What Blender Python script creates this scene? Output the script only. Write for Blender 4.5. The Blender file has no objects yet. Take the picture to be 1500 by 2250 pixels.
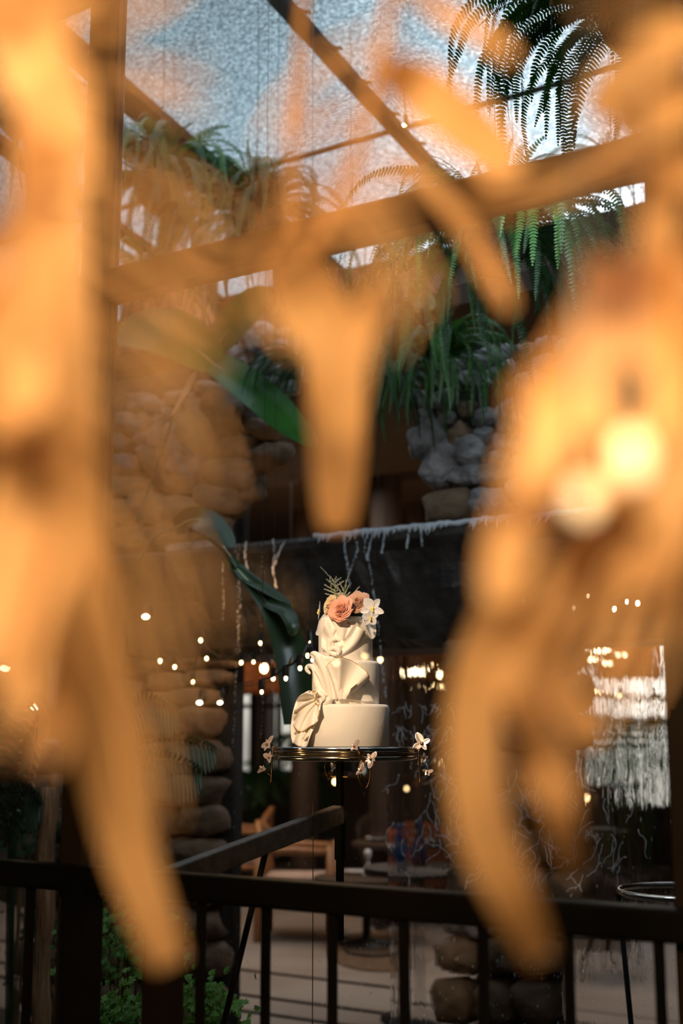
import bpy, math, random
from mathutils import Vector, Matrix, Euler, noise
R = math.radians
random.seed(7)
S = bpy.context.scene
COL = S.collection

# ------------------------------------------------------------------ camera
FPX, EYE, YAW, PITCH = 2820.0, 1.4, R(32.2), R(9.85)
CAMP = Vector((0, 0, EYE))
FWD = Vector((-math.sin(YAW)*math.cos(PITCH), math.cos(YAW)*math.cos(PITCH), math.sin(PITCH)))
RGT = Vector((math.cos(YAW), math.sin(YAW), 0))
UPV = RGT.cross(FWD)
cam = bpy.data.objects.new('camera', bpy.data.cameras.new('camera'))
COL.objects.link(cam)
cam.matrix_world = Matrix(((RGT.x, UPV.x, -FWD.x, 0), (RGT.y, UPV.y, -FWD.y, 0), (RGT.z, UPV.z, -FWD.z, EYE), (0, 0, 0, 1)))
cam.data.sensor_fit = 'VERTICAL'
cam.data.sensor_height = 36
cam.data.lens = FPX/2250*36
cam.data.clip_start = 0.05
cam.data.dof.use_dof = True
cam.data.dof.focus_distance = 3.36
cam.data.dof.aperture_fstop = 2.1
S.camera = cam
S.view_settings.view_transform = 'Standard'
S.view_settings.look = 'None'
S.view_settings.gamma = 1
S.view_settings.use_curve_mapping = False
S.view_settings.exposure = 0.0
S.cycles.use_denoising = True
S.cycles.max_bounces = 10
S.cycles.diffuse_bounces = 3
S.cycles.glossy_bounces = 4
S.cycles.transmission_bounces = 8
S.cycles.transparent_max_bounces = 24
S.cycles.caustics_reflective = False
S.cycles.caustics_refractive = True
S.cycles.sample_clamp_indirect = 4
S.cycles.sample_clamp_direct = 0

def ray(px, py):
    return (FWD + RGT*((px-750)/FPX) + UPV*((1125-py)/FPX))
def at(px, py, Y=None, Z=None, d=None):
    """the point of the room that stands at this direction from the eye, on a plane"""
    r = ray(px, py)
    if Y is not None: t = Y/r.y
    elif Z is not None: t = (Z-EYE)/r.z
    else: t = d
    return CAMP + r*t

# ------------------------------------------------------------------ world: bright overcast sky, brightest low on the right
W = bpy.data.worlds.new('sky'); S.world = W; W.use_nodes = True
nt = W.node_tree; N = nt.nodes; L = nt.links
for n in list(N): N.remove(n)
out = N.new('ShaderNodeOutputWorld'); bg = N.new('ShaderNodeBackground')
tc = N.new('ShaderNodeTexCoord')
brt = ray(1420, 520).normalized()
dot = N.new('ShaderNodeVectorMath'); dot.operation = 'DOT_PRODUCT'; dot.inputs[1].default_value = brt
L.new(tc.outputs['Generated'], dot.inputs[0])
rmp = N.new('ShaderNodeValToRGB')
e = rmp.color_ramp.elements
e[0].position = 0.0; e[0].color = (0.07, 0.09, 0.10, 1)
e[1].position = 1.0; e[1].color = (9, 9.5, 10, 1)
for p_, c_ in ((0.78, (0.13, 0.17, 0.19)), (0.90, (0.30, 0.38, 0.41)), (0.95, (0.44, 0.60, 0.68)), (0.975, (0.95, 1.18, 1.3)), (0.99, (1.7, 1.95, 2.1)), (0.997, (2.4, 2.6, 2.8))):
    q = e.new(p_); q.color = (*c_, 1)
L.new(dot.outputs['Value'], rmp.inputs[0])
cn = N.new('ShaderNodeTexNoise'); cn.inputs['Scale'].default_value = 5; cn.inputs['Detail'].default_value = 5
L.new(tc.outputs['Generated'], cn.inputs['Vector'])
cm = N.new('ShaderNodeMapRange'); cm.inputs[1].default_value = .3; cm.inputs[2].default_value = .7; cm.inputs[3].default_value = .7; cm.inputs[4].default_value = 1.35
L.new(cn.outputs[0], cm.inputs[0])
mul = N.new('ShaderNodeVectorMath'); mul.operation = 'SCALE'
L.new(rmp.outputs[0], mul.inputs[0]); L.new(cm.outputs[0], mul.inputs['Scale'])
L.new(mul.outputs[0], bg.inputs['Color']); bg.inputs['Strength'].default_value = 1.0
L.new(bg.outputs[0], out.inputs[0])

# ------------------------------------------------------------------ lights
def light(kind, name, loc, energy, color, target=None, size=.1, angle=60, blend=.5, sizey=None):
    d = bpy.data.lights.new(name, kind); d.energy = energy; d.color = color
    if kind == 'AREA':
        d.size = size
        if sizey: d.shape = 'RECTANGLE'; d.size_y = sizey
    elif kind == 'SPOT':
        d.shadow_soft_size = size; d.spot_size = R(angle); d.spot_blend = blend
    else: d.shadow_soft_size = size
    o = bpy.data.objects.new(name, d); COL.objects.link(o); o.location = loc
    if target is not None:
        o.rotation_euler = (Vector(target)-Vector(loc)).to_track_quat('-Z', 'Y').to_euler()
    return o
WARM = (1.0, 0.56, 0.22); LEAFC = (1.0, 0.68, 0.35); AMBER = (1.0, 0.62, 0.30)
CAKE = at(760, 1560, Y=2.88)
light('SPOT', 'cake_spot', CAKE + Vector((.38, -2.1, 1.3)), 350, (1.0, 0.73, 0.47), CAKE+Vector((0, 0, .02)), .05, 13, .3)
light('SPOT', 'cake_low_spot', CAKE + Vector((-.6, -.74, -.35)), 6.0, (1.0, 0.62, 0.25), CAKE+Vector((0, 0, -.12)), .05, 40, .8)
light('SPOT', 'leaf_lamp_left', at(250, -700, d=.28) + Vector((-.1, -.3, .25)), 21, LEAFC, at(120, 800, d=.6), .08, 100, .8)
light('SPOT', 'leaf_lamp_right', at(1200, -600, d=.25) + Vector((.15, -.35, .2)), 19.5, LEAFC, at(1100, 900, d=.6), .08, 100, .8)
light('SPOT', 'leaf_glow_fill', at(1500, -500, d=.25) + Vector((.05, -.1, .05)), 9, (1, .74, .42), at(1385, 1000, d=.52), .012, 15, 1)  # added beam that makes the bright pool on leaves around the right bulb
light('SPOT', 'leaf_glow_fill_low', at(1480, -450, d=.25) + Vector((.05, -.1, .05)), 7, (1, .74, .42), at(1275, 1105, d=.52), .012, 10, 1)  # same added beam, for the pool at the lower bulb
light('AREA', 'roof_daylight', (-3.0, 4.2, 4.1), 44, (0.72, 0.88, 1.0), (-3.0, 4.3, 0), 3.2)
light('AREA', 'right_stone_fill', (-1.5, 2.9, 2.9), 15, (0.75, 0.88, 1.0), (-2.8, 4.8, 2.4), .8)  # added fill inside the room, brightens the right-hand stones
light('SPOT', 'wall_uplight', at(420, 1320, Y=4.1), 5, WARM, at(560, 980, Y=4.8), .05, 75, .9)
light('SPOT', 'pier_lamp', at(640, 1250, Y=4.2), 24, WARM, at(500, 1400, Y=4.8), .05, 60, .9)
light('POINT', 'room_lamp_a', at(610, 1420, Y=8.5), 18, WARM, size=.15)
light('POINT', 'room_lamp_b', at(980, 1330, Y=8.5), 3, WARM, size=.15)
light('POINT', 'room_lamp_c', at(1420, 1380, Y=8.0), 18, WARM, size=.15)
light('AREA', 'room_down_fill', (-5.7, 7.2, 3.3), 46, (1.0, 0.86, 0.74), (-5.7, 7.2, 0.0), 1.7)  # added area light below the closed ceiling, brightens the dining floor
light('AREA', 'room_down_fill_right', (-3.0, 7.2, 3.3), 26, (0.85, 0.92, 1.0), (-3.0, 7.2, 0.0), 2.0)  # second added fill under the solid ceiling, right half of the room

# ------------------------------------------------------------------ materials
def mat(name, col, rough=.6, metal=0, var=None, scale=8, bump=0, bscale=30, transl=0, spec=.5, emit=None, coat=0, stretch=None, detail=4):
    m = bpy.data.materials.new(name); m.use_nodes = True
    nt = m.node_tree; N = nt.nodes; L = nt.links
    b = N['Principled BSDF']; o = N['Material Output']
    b.inputs['Base Color'].default_value = (*col, 1)
    b.inputs['Roughness'].default_value = rough; b.inputs['Metallic'].default_value = metal
    b.inputs['Specular IOR Level'].default_value = spec
    if coat: b.inputs['Coat Weight'].default_value = coat
    g = N.new('ShaderNodeTexCoord'); mp = N.new('ShaderNodeMapping')
    L.new(g.outputs['Object'], mp.inputs[0])
    if stretch: mp.inputs['Scale'].default_value = stretch
    src = None
    if var:
        n = N.new('ShaderNodeTexNoise'); n.inputs['Scale'].default_value = scale; n.inputs['Detail'].default_value = detail
        L.new(mp.outputs[0], n.inputs['Vector'])
        r = N.new('ShaderNodeValToRGB'); r.color_ramp.elements[0].position = .35; r.color_ramp.elements[1].position = .65
        r.color_ramp.elements[0].color = (*col, 1); r.color_ramp.elements[1].color = (*var, 1)
        L.new(n.outputs[0], r.inputs[0]); L.new(r.outputs[0], b.inputs['Base Color']); src = r.outputs[0]
    if bump:
        n2 = N.new('ShaderNodeTexNoise'); n2.inputs['Scale'].default_value = bscale; n2.inputs['Detail'].default_value = 5
        L.new(mp.outputs[0], n2.inputs['Vector'])
        bp = N.new('ShaderNodeBump'); bp.inputs['Strength'].default_value = bump; bp.inputs['Distance'].default_value = .02
        L.new(n2.outputs[0], bp.inputs['Height']); L.new(bp.outputs[0], b.inputs['Normal'])
    if emit:
        b.inputs['Emission Color'].default_value = (*emit[0], 1); b.inputs['Emission Strength'].default_value = emit[1]
    if transl:
        t = N.new('ShaderNodeBsdfTranslucent'); mx = N.new('ShaderNodeMixShader'); mx.inputs[0].default_value = transl
        t.inputs[0].default_value = (*[min(1, c*1.3) for c in col], 1)
        if src: L.new(src, t.inputs[0])
        L.new(b.outputs[0], mx.inputs[1]); L.new(t.outputs[0], mx.inputs[2]); L.new(mx.outputs[0], o.inputs[0])
    return m
M = {}
M['black'] = mat('black_steel', (.012, .010, .009), .38, var=(.03, .024, .02), scale=3, bump=.05)
M['frame'] = mat('bronze_frame', (.060, .034, .020), .5, var=(.085, .05, .03), scale=2)
M['rafter'] = mat('rafter_steel', (.13, .10, .09), .55, var=(.19, .15, .135), scale=2)
M['wire'] = mat('wire', (.08, .05, .04), .5, metal=.6)
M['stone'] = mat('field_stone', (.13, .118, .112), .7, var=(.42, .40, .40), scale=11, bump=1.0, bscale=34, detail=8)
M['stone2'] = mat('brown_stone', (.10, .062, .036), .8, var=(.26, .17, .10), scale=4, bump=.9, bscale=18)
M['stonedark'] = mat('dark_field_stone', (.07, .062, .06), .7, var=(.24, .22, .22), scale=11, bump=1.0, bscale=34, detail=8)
M['mortar'] = mat('mortar', (.014, .011, .009), .95, bump=.5)
M['slate'] = mat('wet_slate', (.018, .015, .013), .4, var=(.055, .046, .038), scale=7, bump=.8, bscale=14)
M['wood'] = mat('brown_wood', (.30, .12, .04), .45, var=(.42, .20, .075), scale=3, stretch=(8, 8, 1))
M['darkwood'] = mat('dark_wood', (.035, .02, .012), .6, var=(.06, .034, .02), scale=3, stretch=(6, 6, 1))
M['log'] = mat('log_bark', (.22, .10, .04), .8, var=(.40, .22, .10), scale=4, stretch=(14, 14, 1.2), bump=.9, bscale=9)
M['greytimber'] = mat('grey_timber', (.12, .095, .08), .5, var=(.20, .16, .135), scale=5, stretch=(1, 8, 8), bump=.3)
M['floor'] = mat('floor_boards', (.28, .225, .185), .55, var=(.37, .31, .26), scale=1.5, bump=.1)
M['ground'] = mat('dark_ground', (.03, .022, .016), .9, var=(.06, .045, .03), scale=6, bump=.8)
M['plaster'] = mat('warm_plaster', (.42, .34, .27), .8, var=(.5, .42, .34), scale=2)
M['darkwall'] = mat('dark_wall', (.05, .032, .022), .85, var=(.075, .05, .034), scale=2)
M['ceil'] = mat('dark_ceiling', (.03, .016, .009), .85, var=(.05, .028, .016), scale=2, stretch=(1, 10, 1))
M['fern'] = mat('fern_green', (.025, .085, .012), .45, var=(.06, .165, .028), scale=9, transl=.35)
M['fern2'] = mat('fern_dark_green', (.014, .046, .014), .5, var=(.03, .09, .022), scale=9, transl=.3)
M['banana'] = mat('banana_leaf', (.035, .15, .018), .35, var=(.06, .24, .03), scale=3, transl=.4, coat=.15, stretch=(1, 1, 1))
M['bananadark'] = mat('dark_leaf', (.012, .028, .009), .35, var=(.026, .056, .014), scale=4, transl=.2, coat=.15)
M['rib'] = mat('leaf_midrib', (.30, .36, .16), .5)
M['sheath'] = mat('dry_leaf_strip', (.62, .52, .38), .7, var=(.5, .38, .24), scale=8, transl=.3)
M['amber'] = mat('dried_leaf', (.86, .52, .22), .6, var=(.92, .63, .31), scale=9, transl=.45)
M['amberstem'] = mat('dried_stem', (.55, .28, .10), .7)
M['fondant'] = mat('fondant', (.86, .80, .73), .55, bump=.05, bscale=40, spec=.3)
M['fondantfold'] = mat('fondant_fold', (.86, .79, .71), .5, bump=.03, bscale=50, spec=.3)
M['gold'] = mat('gold_edge', (.72, .40, .10), .35, metal=.7)
M['peach'] = mat('peach_petal', (.93, .47, .33), .55, var=(.95, .56, .42), scale=30, transl=.35)
M['dusty'] = mat('dusty_rose_petal', (.66, .38, .26), .6, var=(.76, .48, .35), scale=30, transl=.25)
M['cream'] = mat('cream_petal', (.90, .66, .38), .55, var=(.93, .76, .52), scale=30, transl=.3)
M['orchid'] = mat('white_petal', (.84, .84, .88), .5, transl=.3)
M['yellow'] = mat('orchid_heart', (.8, .62, .12), .5)
M['astilbe'] = mat('astilbe_plume', (.62, .62, .44), .7)
M['silver'] = mat('silver_metal', (.72, .66, .60), .16, metal=1)
M['rimsheen'] = mat('gold_sheen_silver', (.80, .66, .48), .14, metal=1)  # silver tinted golden: the rim's gold reflections are put into its colour
M['brass'] = mat('aged_brass', (.30, .18, .09), .3, metal=1, bump=.1)
M['petalmetal'] = mat('pearl_metal', (.76, .60, .54), .32, metal=.65)
M['soil'] = mat('coir', (.05, .03, .018), .95, bump=1, bscale=60)
M['cushion'] = mat('cushion', (.42, .30, .24), .9, var=(.5, .36, .28), scale=20)
M['rust'] = mat('rust_fabric', (.42, .10, .025), .8)
M['blue'] = mat('blue_glaze', (.03, .12, .32), .3)
M['cloth'] = mat('pale_cloth', (.55, .42, .36), .85, transl=.5)
M['white'] = mat('white_ceramic', (.75, .75, .74), .3)
M['rug'] = mat('woven_rug', (.13, .075, .04), .95, var=(.22, .13, .07), scale=40, bump=.8, bscale=80)
M['shrub'] = mat('shrub_leaf', (.10, .26, .03), .5, var=(.20, .40, .06), scale=12, transl=.35)
M['palm'] = mat('palm_leaf', (.07, .11, .05), .5, var=(.14, .17, .08), scale=6, transl=.25)
M['bulb'] = mat('lit_bulb', (1, .8, .5), .4, emit=((1.0, .68, .30), 12))
M['bulbcool'] = mat('lit_spot', (1, .8, .5), .4, emit=((1.0, .80, .48), 17))
M['matteblack'] = mat('matte_black', (.006, .005, .005), .8, spec=.15)
M['bulbbig'] = mat('lit_big_bulb', (1, .8, .5), .4, emit=((1.0, .66, .30), 22))
M['rattan'] = mat('rattan_shade', (.62, .28, .08), .8, var=(.30, .12, .03), scale=60, transl=.6, bump=.6, bscale=90)
M['foam'] = mat('white_water', (.80, .85, .90), .25, bump=.8, bscale=80, transl=.3)

def glassy(name, ior_f=1.5, tint=(1, 1, 1)):
    m = bpy.data.materials.new(name); m.use_nodes = True; N = m.node_tree.nodes; L = m.node_tree.links
    N.remove(N['Principled BSDF']); o = N['Material Output']
    t = N.new('ShaderNodeBsdfTransparent'); t.inputs[0].default_value = (*tint, 1)
    g = N.new('ShaderNodeBsdfGlossy'); g.inputs['Roughness'].default_value = 0.0
    f = N.new('ShaderNodeFresnel'); f.inputs[0].default_value = ior_f
    x = N.new('ShaderNodeMixShader'); L.new(f.outputs[0], x.inputs[0]); L.new(t.outputs[0], x.inputs[1]); L.new(g.outputs[0], x.inputs[2]); L.new(x.outputs[0], o.inputs[0])
    return m
M['glass'] = glassy('window_glass', 1.35)
M['gwhite'] = glassy('clear_dish', 1.6, (.9, .92, .9))

def roofglass():
    m = bpy.data.materials.new('rain_speckled_glass'); m.use_nodes = True; N = m.node_tree.nodes; L = m.node_tree.links
    N.remove(N['Principled BSDF']); o = N['Material Output']
    tc = N.new('ShaderNodeTexCoord')
    n1 = N.new('ShaderNodeTexNoise'); n1.inputs['Scale'].default_value = 60; n1.inputs['Detail'].default_value = 3; n1.inputs['Distortion'].default_value = .6
    L.new(tc.outputs['Object'], n1.inputs['Vector'])
    bp = N.new('ShaderNodeBump'); bp.inputs['Strength'].default_value = 1.0; bp.inputs['Distance'].default_value = .035
    L.new(n1.outputs[0], bp.inputs['Height'])
    rf = N.new('ShaderNodeBsdfRefraction'); rf.inputs['IOR'].default_value = 1.33; rf.inputs['Roughness'].default_value = .04
    dk = N.new('ShaderNodeValToRGB'); dk.color_ramp.elements[0].position = .40; dk.color_ramp.elements[1].position = .60
    dk.color_ramp.elements[0].color = (.22, .26, .28, 1); dk.color_ramp.elements[1].color = (.95, .98, 1, 1); L.new(n1.outputs[0], dk.inputs[0]); L.new(dk.outputs[0], rf.inputs['Color'])  # sparkle contrast of the raindrops painted into the refraction tint
    L.new(bp.outputs[0], rf.inputs['Normal'])
    n2 = N.new('ShaderNodeTexNoise'); n2.inputs['Scale'].default_value = 70; n2.inputs['Detail'].default_value = 2
    L.new(tc.outputs['Object'], n2.inputs['Vector'])
    cr = N.new('ShaderNodeValToRGB'); cr.color_ramp.elements[0].position = .58; cr.color_ramp.elements[1].position = .66
    L.new(n2.outputs[0], cr.inputs[0])
    tp = N.new('ShaderNodeBsdfTransparent'); tp.inputs[0].default_value = (.6, .68, .72, 1)
    tl = N.new('ShaderNodeBsdfTranslucent'); tl.inputs[0].default_value = (.9, .95, 1, 1)
    a = N.new('ShaderNodeMixShader'); a.inputs[0].default_value = .72
    L.new(tp.outputs[0], a.inputs[1]); L.new(rf.outputs[0], a.inputs[2])
    b = N.new('ShaderNodeMixShader'); L.new(cr.outputs[0], b.inputs[0]); L.new(a.outputs[0], b.inputs[1])
    c = N.new('ShaderNodeMixShader'); c.inputs[0].default_value = .12
    gl = N.new('ShaderNodeBsdfGlossy'); gl.inputs['Roughness'].default_value = .2; L.new(bp.outputs[0], gl.inputs['Normal'])
    tw = N.new('ShaderNodeBsdfTransparent'); L.new(tw.outputs[0], c.inputs[1]); L.new(tl.outputs[0], c.inputs[2]); L.new(c.outputs[0], b.inputs[2])
    L.new(b.outputs[0], o.inputs[0])
    return m
M['roofglass'] = roofglass()

def waterfilm():
    m = bpy.data.materials.new('falling_water'); m.use_nodes = True; N = m.node_tree.nodes; L = m.node_tree.links
    N.remove(N['Principled BSDF']); o = N['Material Output']
    tc = N.new('ShaderNodeTexCoord'); mp = N.new('ShaderNodeMapping'); mp.inputs['Scale'].default_value = (1, 1, .13)
    L.new(tc.outputs['Object'], mp.inputs[0])
    n1 = N.new('ShaderNodeTexNoise'); n1.inputs['Scale'].default_value = 42; n1.inputs['Detail'].default_value = 3; n1.inputs['Distortion'].default_value = .8
    L.new(mp.outputs[0], n1.inputs['Vector'])
    bp = N.new('ShaderNodeBump'); bp.inputs['Strength'].default_value = .8; bp.inputs['Distance'].default_value = .007
    L.new(n1.outputs[0], bp.inputs['Height'])
    rf = N.new('ShaderNodeBsdfRefraction'); rf.inputs['IOR'].default_value = 1.12; rf.inputs['Roughness'].default_value = .0
    L.new(bp.outputs[0], rf.inputs['Normal'])
    gl = N.new('ShaderNodeBsdfGlossy'); gl.inputs['Roughness'].default_value = .08; L.new(bp.outputs[0], gl.inputs['Normal'])
    f = N.new('ShaderNodeFresnel'); f.inputs[0].default_value = 1.33; L.new(bp.outputs[0], f.inputs['Normal'])
    x = N.new('ShaderNodeMixShader'); L.new(f.outputs[0], x.inputs[0]); L.new(rf.outputs[0], x.inputs[1]); L.new(gl.outputs[0], x.inputs[2])
    t = N.new('ShaderNodeBsdfTransparent'); y = N.new('ShaderNodeMixShader'); y.inputs[0].default_value = .72
    L.new(t.outputs[0], y.inputs[1]); L.new(x.outputs[0], y.inputs[2]); L.new(y.outputs[0], o.inputs[0])
    return m
M['water'] = waterfilm()

# ------------------------------------------------------------------ mesh builder
ORG = {}
class MB:
    def __init__(s): s.v = []; s.f = []; s.m = []
    def quad(s, a, b, c, d, mi=0):
        i = len(s.v); s.v += [a, b, c, d]; s.f.append((i, i+1, i+2, i+3)); s.m.append(mi)
    def box(s, c, size, rot=None, mi=0):
        c = Vector(c); h = Vector(size)*.5; i = len(s.v)
        for x in (-1, 1):
            for y in (-1, 1):
                for z in (-1, 1):
                    p = Vector((x*h.x, y*h.y, z*h.z))
                    if rot is not None: p = rot @ p
                    s.v.append(c+p)
        for f in ((0, 1, 3, 2), (4, 6, 7, 5), (0, 4, 5, 1), (2, 3, 7, 6), (0, 2, 6, 4), (1, 5, 7, 3)):
            s.f.append(tuple(i+k for k in f)); s.m.append(mi)
        return s
    def beam(s, a, b, w, h, up=Vector((0, 0, 1)), mi=0):
        a = Vector(a); b = Vector(b); d = (b-a); l = d.length; d.normalize()
        sx = d.cross(up).normalized(); sz = sx.cross(d)
        rot = Matrix((sx, d, sz)).transposed()
        return s.box((a+b)/2, (w, l, h), rot, mi)
    def tube(s, pts, r, n=8, mi=0, flat=1.0, cap=True):
        pts = [Vector(p) for p in pts]; k = len(pts)
        rs = r if isinstance(r, (list, tuple)) else [r]*k
        base = len(s.v); u = None
        for i, p in enumerate(pts):
            t = (pts[min(i+1, k-1)]-pts[max(i-1, 0)]).normalized()
            if u is None:
                u = t.orthogonal().normalized()
            u = (u - t*u.dot(t)).normalized(); w = t.cross(u)
            for j in range(n):
                a = 2*math.pi*j/n
                s.v.append(p + (u*math.cos(a) + w*math.sin(a)*flat)*rs[i])
        for i in range(k-1):
            for j in range(n):
                a = base+i*n+j; b = base+i*n+(j+1) % n
                s.f.append((a, b, b+n, a+n)); s.m.append(mi)
        if cap:
            s.f.append(tuple(base+j for j in range(n))[::-1]); s.m.append(mi)
            s.f.append(tuple(base+(k-1)*n+j for j in range(n))); s.m.append(mi)
        return s
    def lathe(s, c, prof, n=48, mi=0):
        c = Vector(c); b = len(s.v); k = len(prof)
        for r, z in prof:
            for j in range(n):
                a = 2*math.pi*j/n
                s.v.append(c+Vector((r*math.cos(a), r*math.sin(a), z)))
        for i in range(k-1):
            for j in range(n):
                s.f.append((b+i*n+j, b+i*n+(j+1) % n, b+(i+1)*n+(j+1) % n, b+(i+1)*n+j)); s.m.append(mi)
        return s
    def grid(s, rows, mi=0):
        b = len(s.v); m = len(rows[0])
        for r in rows: s.v += [Vector(p) for p in r]
        for i in range(len(rows)-1):
            for j in range(m-1):
                s.f.append((b+i*m+j, b+i*m+j+1, b+(i+1)*m+j+1, b+(i+1)*m+j)); s.m.append(mi)
        return s
    def ball(s, c, rx, ry=None, rz=None, n=10, mi=0, rot=None):
        ry = ry or rx; rz = rz or rx; c = Vector(c); b = len(s.v); k = n//2
        def P(v):
            v = Vector((v[0]*rx, v[1]*ry, v[2]*rz))
            return c + (rot @ v if rot is not None else v)
        s.v.append(P((0, 0, 1)))
        for i in range(1, k):
            th = math.pi*i/k
            for j in range(n):
                ph = 2*math.pi*j/n
                s.v.append(P((math.sin(th)*math.cos(ph), math.sin(th)*math.sin(ph), math.cos(th))))
        s.v.append(P((0, 0, -1)))
        for j in range(n):
            s.f.append((b, b+1+j, b+1+(j+1) % n)); s.m.append(mi)
            e = b+1+(k-2)*n
            s.f.append((e+j, b+1+(k-1)*n, e+(j+1) % n)); s.m.append(mi)
        for i in range(k-2):
            for j in range(n):
                s.f.append((b+1+i*n+j, b+1+(i+1)*n+j, b+1+(i+1)*n+(j+1) % n, b+1+i*n+(j+1) % n)); s.m.append(mi)
        return s
    def build(s, name, mats, parent=None, smooth=False, solid=0, sub=0, bevel=0, offset=0):
        org = ORG.get(parent.name, Vector((0, 0, 0))) if parent is not None else Vector((0, 0, 0))
        me = bpy.data.meshes.new(name)
        me.from_pydata([tuple(Vector(v)-org) for v in s.v], [], s.f)
        for m in (mats if isinstance(mats, (list, tuple)) else [mats]): me.materials.append(m)
        me.polygons.foreach_set('material_index', s.m)
        if smooth: me.polygons.foreach_set('use_smooth', [True]*len(s.f))
        me.update()
        o = bpy.data.objects.new(name, me); COL.objects.link(o); ORG[o.name] = org
        if parent is not None:
            o.parent = parent
        if bevel:
            q = o.modifiers.new('b', 'BEVEL'); q.width = bevel; q.segments = 2
        if solid:
            q = o.modifiers.new('s', 'SOLIDIFY'); q.thickness = solid; q.offset = offset
        if sub:
            q = o.modifiers.new('u', 'SUBSURF'); q.levels = sub; q.render_levels = sub
        return o
def tag(o, label=None, cat=None, group=None, kind=None):
    if label: o['label'] = label
    if cat: o['category'] = cat
    if group: o['group'] = group
    if kind: o['kind'] = kind
    return o
def thing(name, loc, label, cat, group=None, kind=None):
    o = bpy.data.objects.new(name, None); COL.objects.link(o); o.location = loc; ORG[o.name] = Vector(loc)
    return tag(o, label, cat, group, kind)
def struct(mb, name, m, **k):
    o = mb.build(name, m, **k); o['kind'] = 'structure'; return o
def cat(pts, n):
    """smooth curve through points, n samples"""
    pts = [Vector(p) for p in pts]; out = []; k = len(pts)-1
    for i in range(n):
        t = i/(n-1)*k; j = min(int(t), k-1); u = t-j
        p0 = pts[max(j-1, 0)]; p1 = pts[j]; p2 = pts[j+1]; p3 = pts[min(j+2, k)]
        out.append(.5*((2*p1)+(p2-p0)*u+(2*p0-5*p1+4*p2-p3)*u*u+(3*p1-p0-3*p2+p3)*u**3))
    return out
def blade(mb, pts, wid, nrm, n=14, fold=.15, prof=None, thick=.0006, mi=0, twist=0):
    """a leaf blade: a smooth strip along pts, folded at its midrib, with real thickness"""
    c = cat(pts, n); top = []; bot = []
    for i, p in enumerate(c):
        t = (c[min(i+1, n-1)]-c[max(i-1, 0)]).normalized()
        nn = Vector(nrm); sd = t.cross(nn).normalized(); nn = sd.cross(t)
        if twist:
            q = Matrix.Rotation(twist*i/(n-1), 3, t); sd = q @ sd; nn = q @ nn
        s = i/(n-1); w = wid*.5*(prof(s) if prof else math.sin(math.pi*min(1, .08+s*.92))**.55)
        w = max(w, .0006)
        r = [p-sd*w+nn*(w*fold), p-sd*w*.5+nn*(w*fold*.35), p, p+sd*w*.5+nn*(w*fold*.35), p+sd*w+nn*(w*fold)]
        top.append([x+nn*thick for x in r]); bot.append([x-nn*thick for x in r][::-1])
    mb.grid(top, mi); mb.grid(bot, mi)
    # close the rims
    for i in range(n-1):
        mb.quad(top[i][0], top[i+1][0], bot[i+1][-1], bot[i][-1], mi)
        mb.quad(top[i+1][-1], top[i][-1], bot[i][0], bot[i+1][0], mi)
    return mb

# ================================================================== SETTING
YW = 2.1            # glazed screen with guard rail
YS = 4.8            # stone wall with the water ledge
YE = 6.5; HE = at(775, 597, Y=6.5).z      # eaves of the glass roof
SL = math.tan(R(9.6))
def roofz(Y): return HE + SL*(YE-Y)
def atroof(px, py):
    r = ray(px, py)  # EYE + t rz = HE + SL*(YE - t ry)
    t = (HE+SL*YE-EYE)/(r.z+SL*r.y); return CAMP+r*t

struct(MB().box((-6, 1.2, -.05), (24, 7.6, .1)), 'floor_garden', M['ground'])
struct(MB().box((-6, 10.0, -.05), (24, 10.0, .1)), 'floor_dining', M['floor'])
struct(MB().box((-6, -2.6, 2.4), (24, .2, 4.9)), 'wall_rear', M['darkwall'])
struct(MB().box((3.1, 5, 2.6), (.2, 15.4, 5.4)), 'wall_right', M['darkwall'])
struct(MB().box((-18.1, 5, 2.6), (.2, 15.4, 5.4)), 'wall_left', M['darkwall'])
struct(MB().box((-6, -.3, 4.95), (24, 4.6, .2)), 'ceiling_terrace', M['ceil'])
# glass roof
yA, yB = 1.9, 6.5
mb = MB(); x0, x1 = -12.0, 3.0
mb.v = [Vector((x0, yA, roofz(yA))), Vector((x1, yA, roofz(yA))), Vector((x1, yB, roofz(yB))), Vector((x0, yB, roofz(yB)))]
mb.f = [(0, 3, 2, 1)]; mb.m = [0]
struct(mb, 'ceiling_glass', M['roofglass'])
# eaves beam and wall behind eaves, dining room ceiling slab
struct(MB().box((-6, 6.6, (3.5+HE)/2-.02), (24, .12, HE-3.5+.02)), 'wall_eaves', M['plaster'])
struct(MB().box((-6, 6.52, HE-.03), (24, .10, .09)), 'trim_1', M['rafter'])
struct(MB().box((-6, 10.1, 3.45), (24, 9.8, .1)), 'ceiling_dining', M['ceil'])
# rafters (ridge to eaves)
def rafter(i, xy, w, h, m):
    p = atroof(*xy); a = Vector((p.x, 2.0, roofz(2.0)-h*.5-.01)); b = Vector((p.x, 6.45, roofz(6.45)-h*.5-.01))
    struct(MB().beam(a, b, w, h), 'trim_%d' % i, m, bevel=.004)
    return p.x
xr1 = rafter(2, (385, 290), .16, .05, M['rafter'])
xr0 = rafter(4, (-70, 250), .10, .05, M['rafter'])
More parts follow.
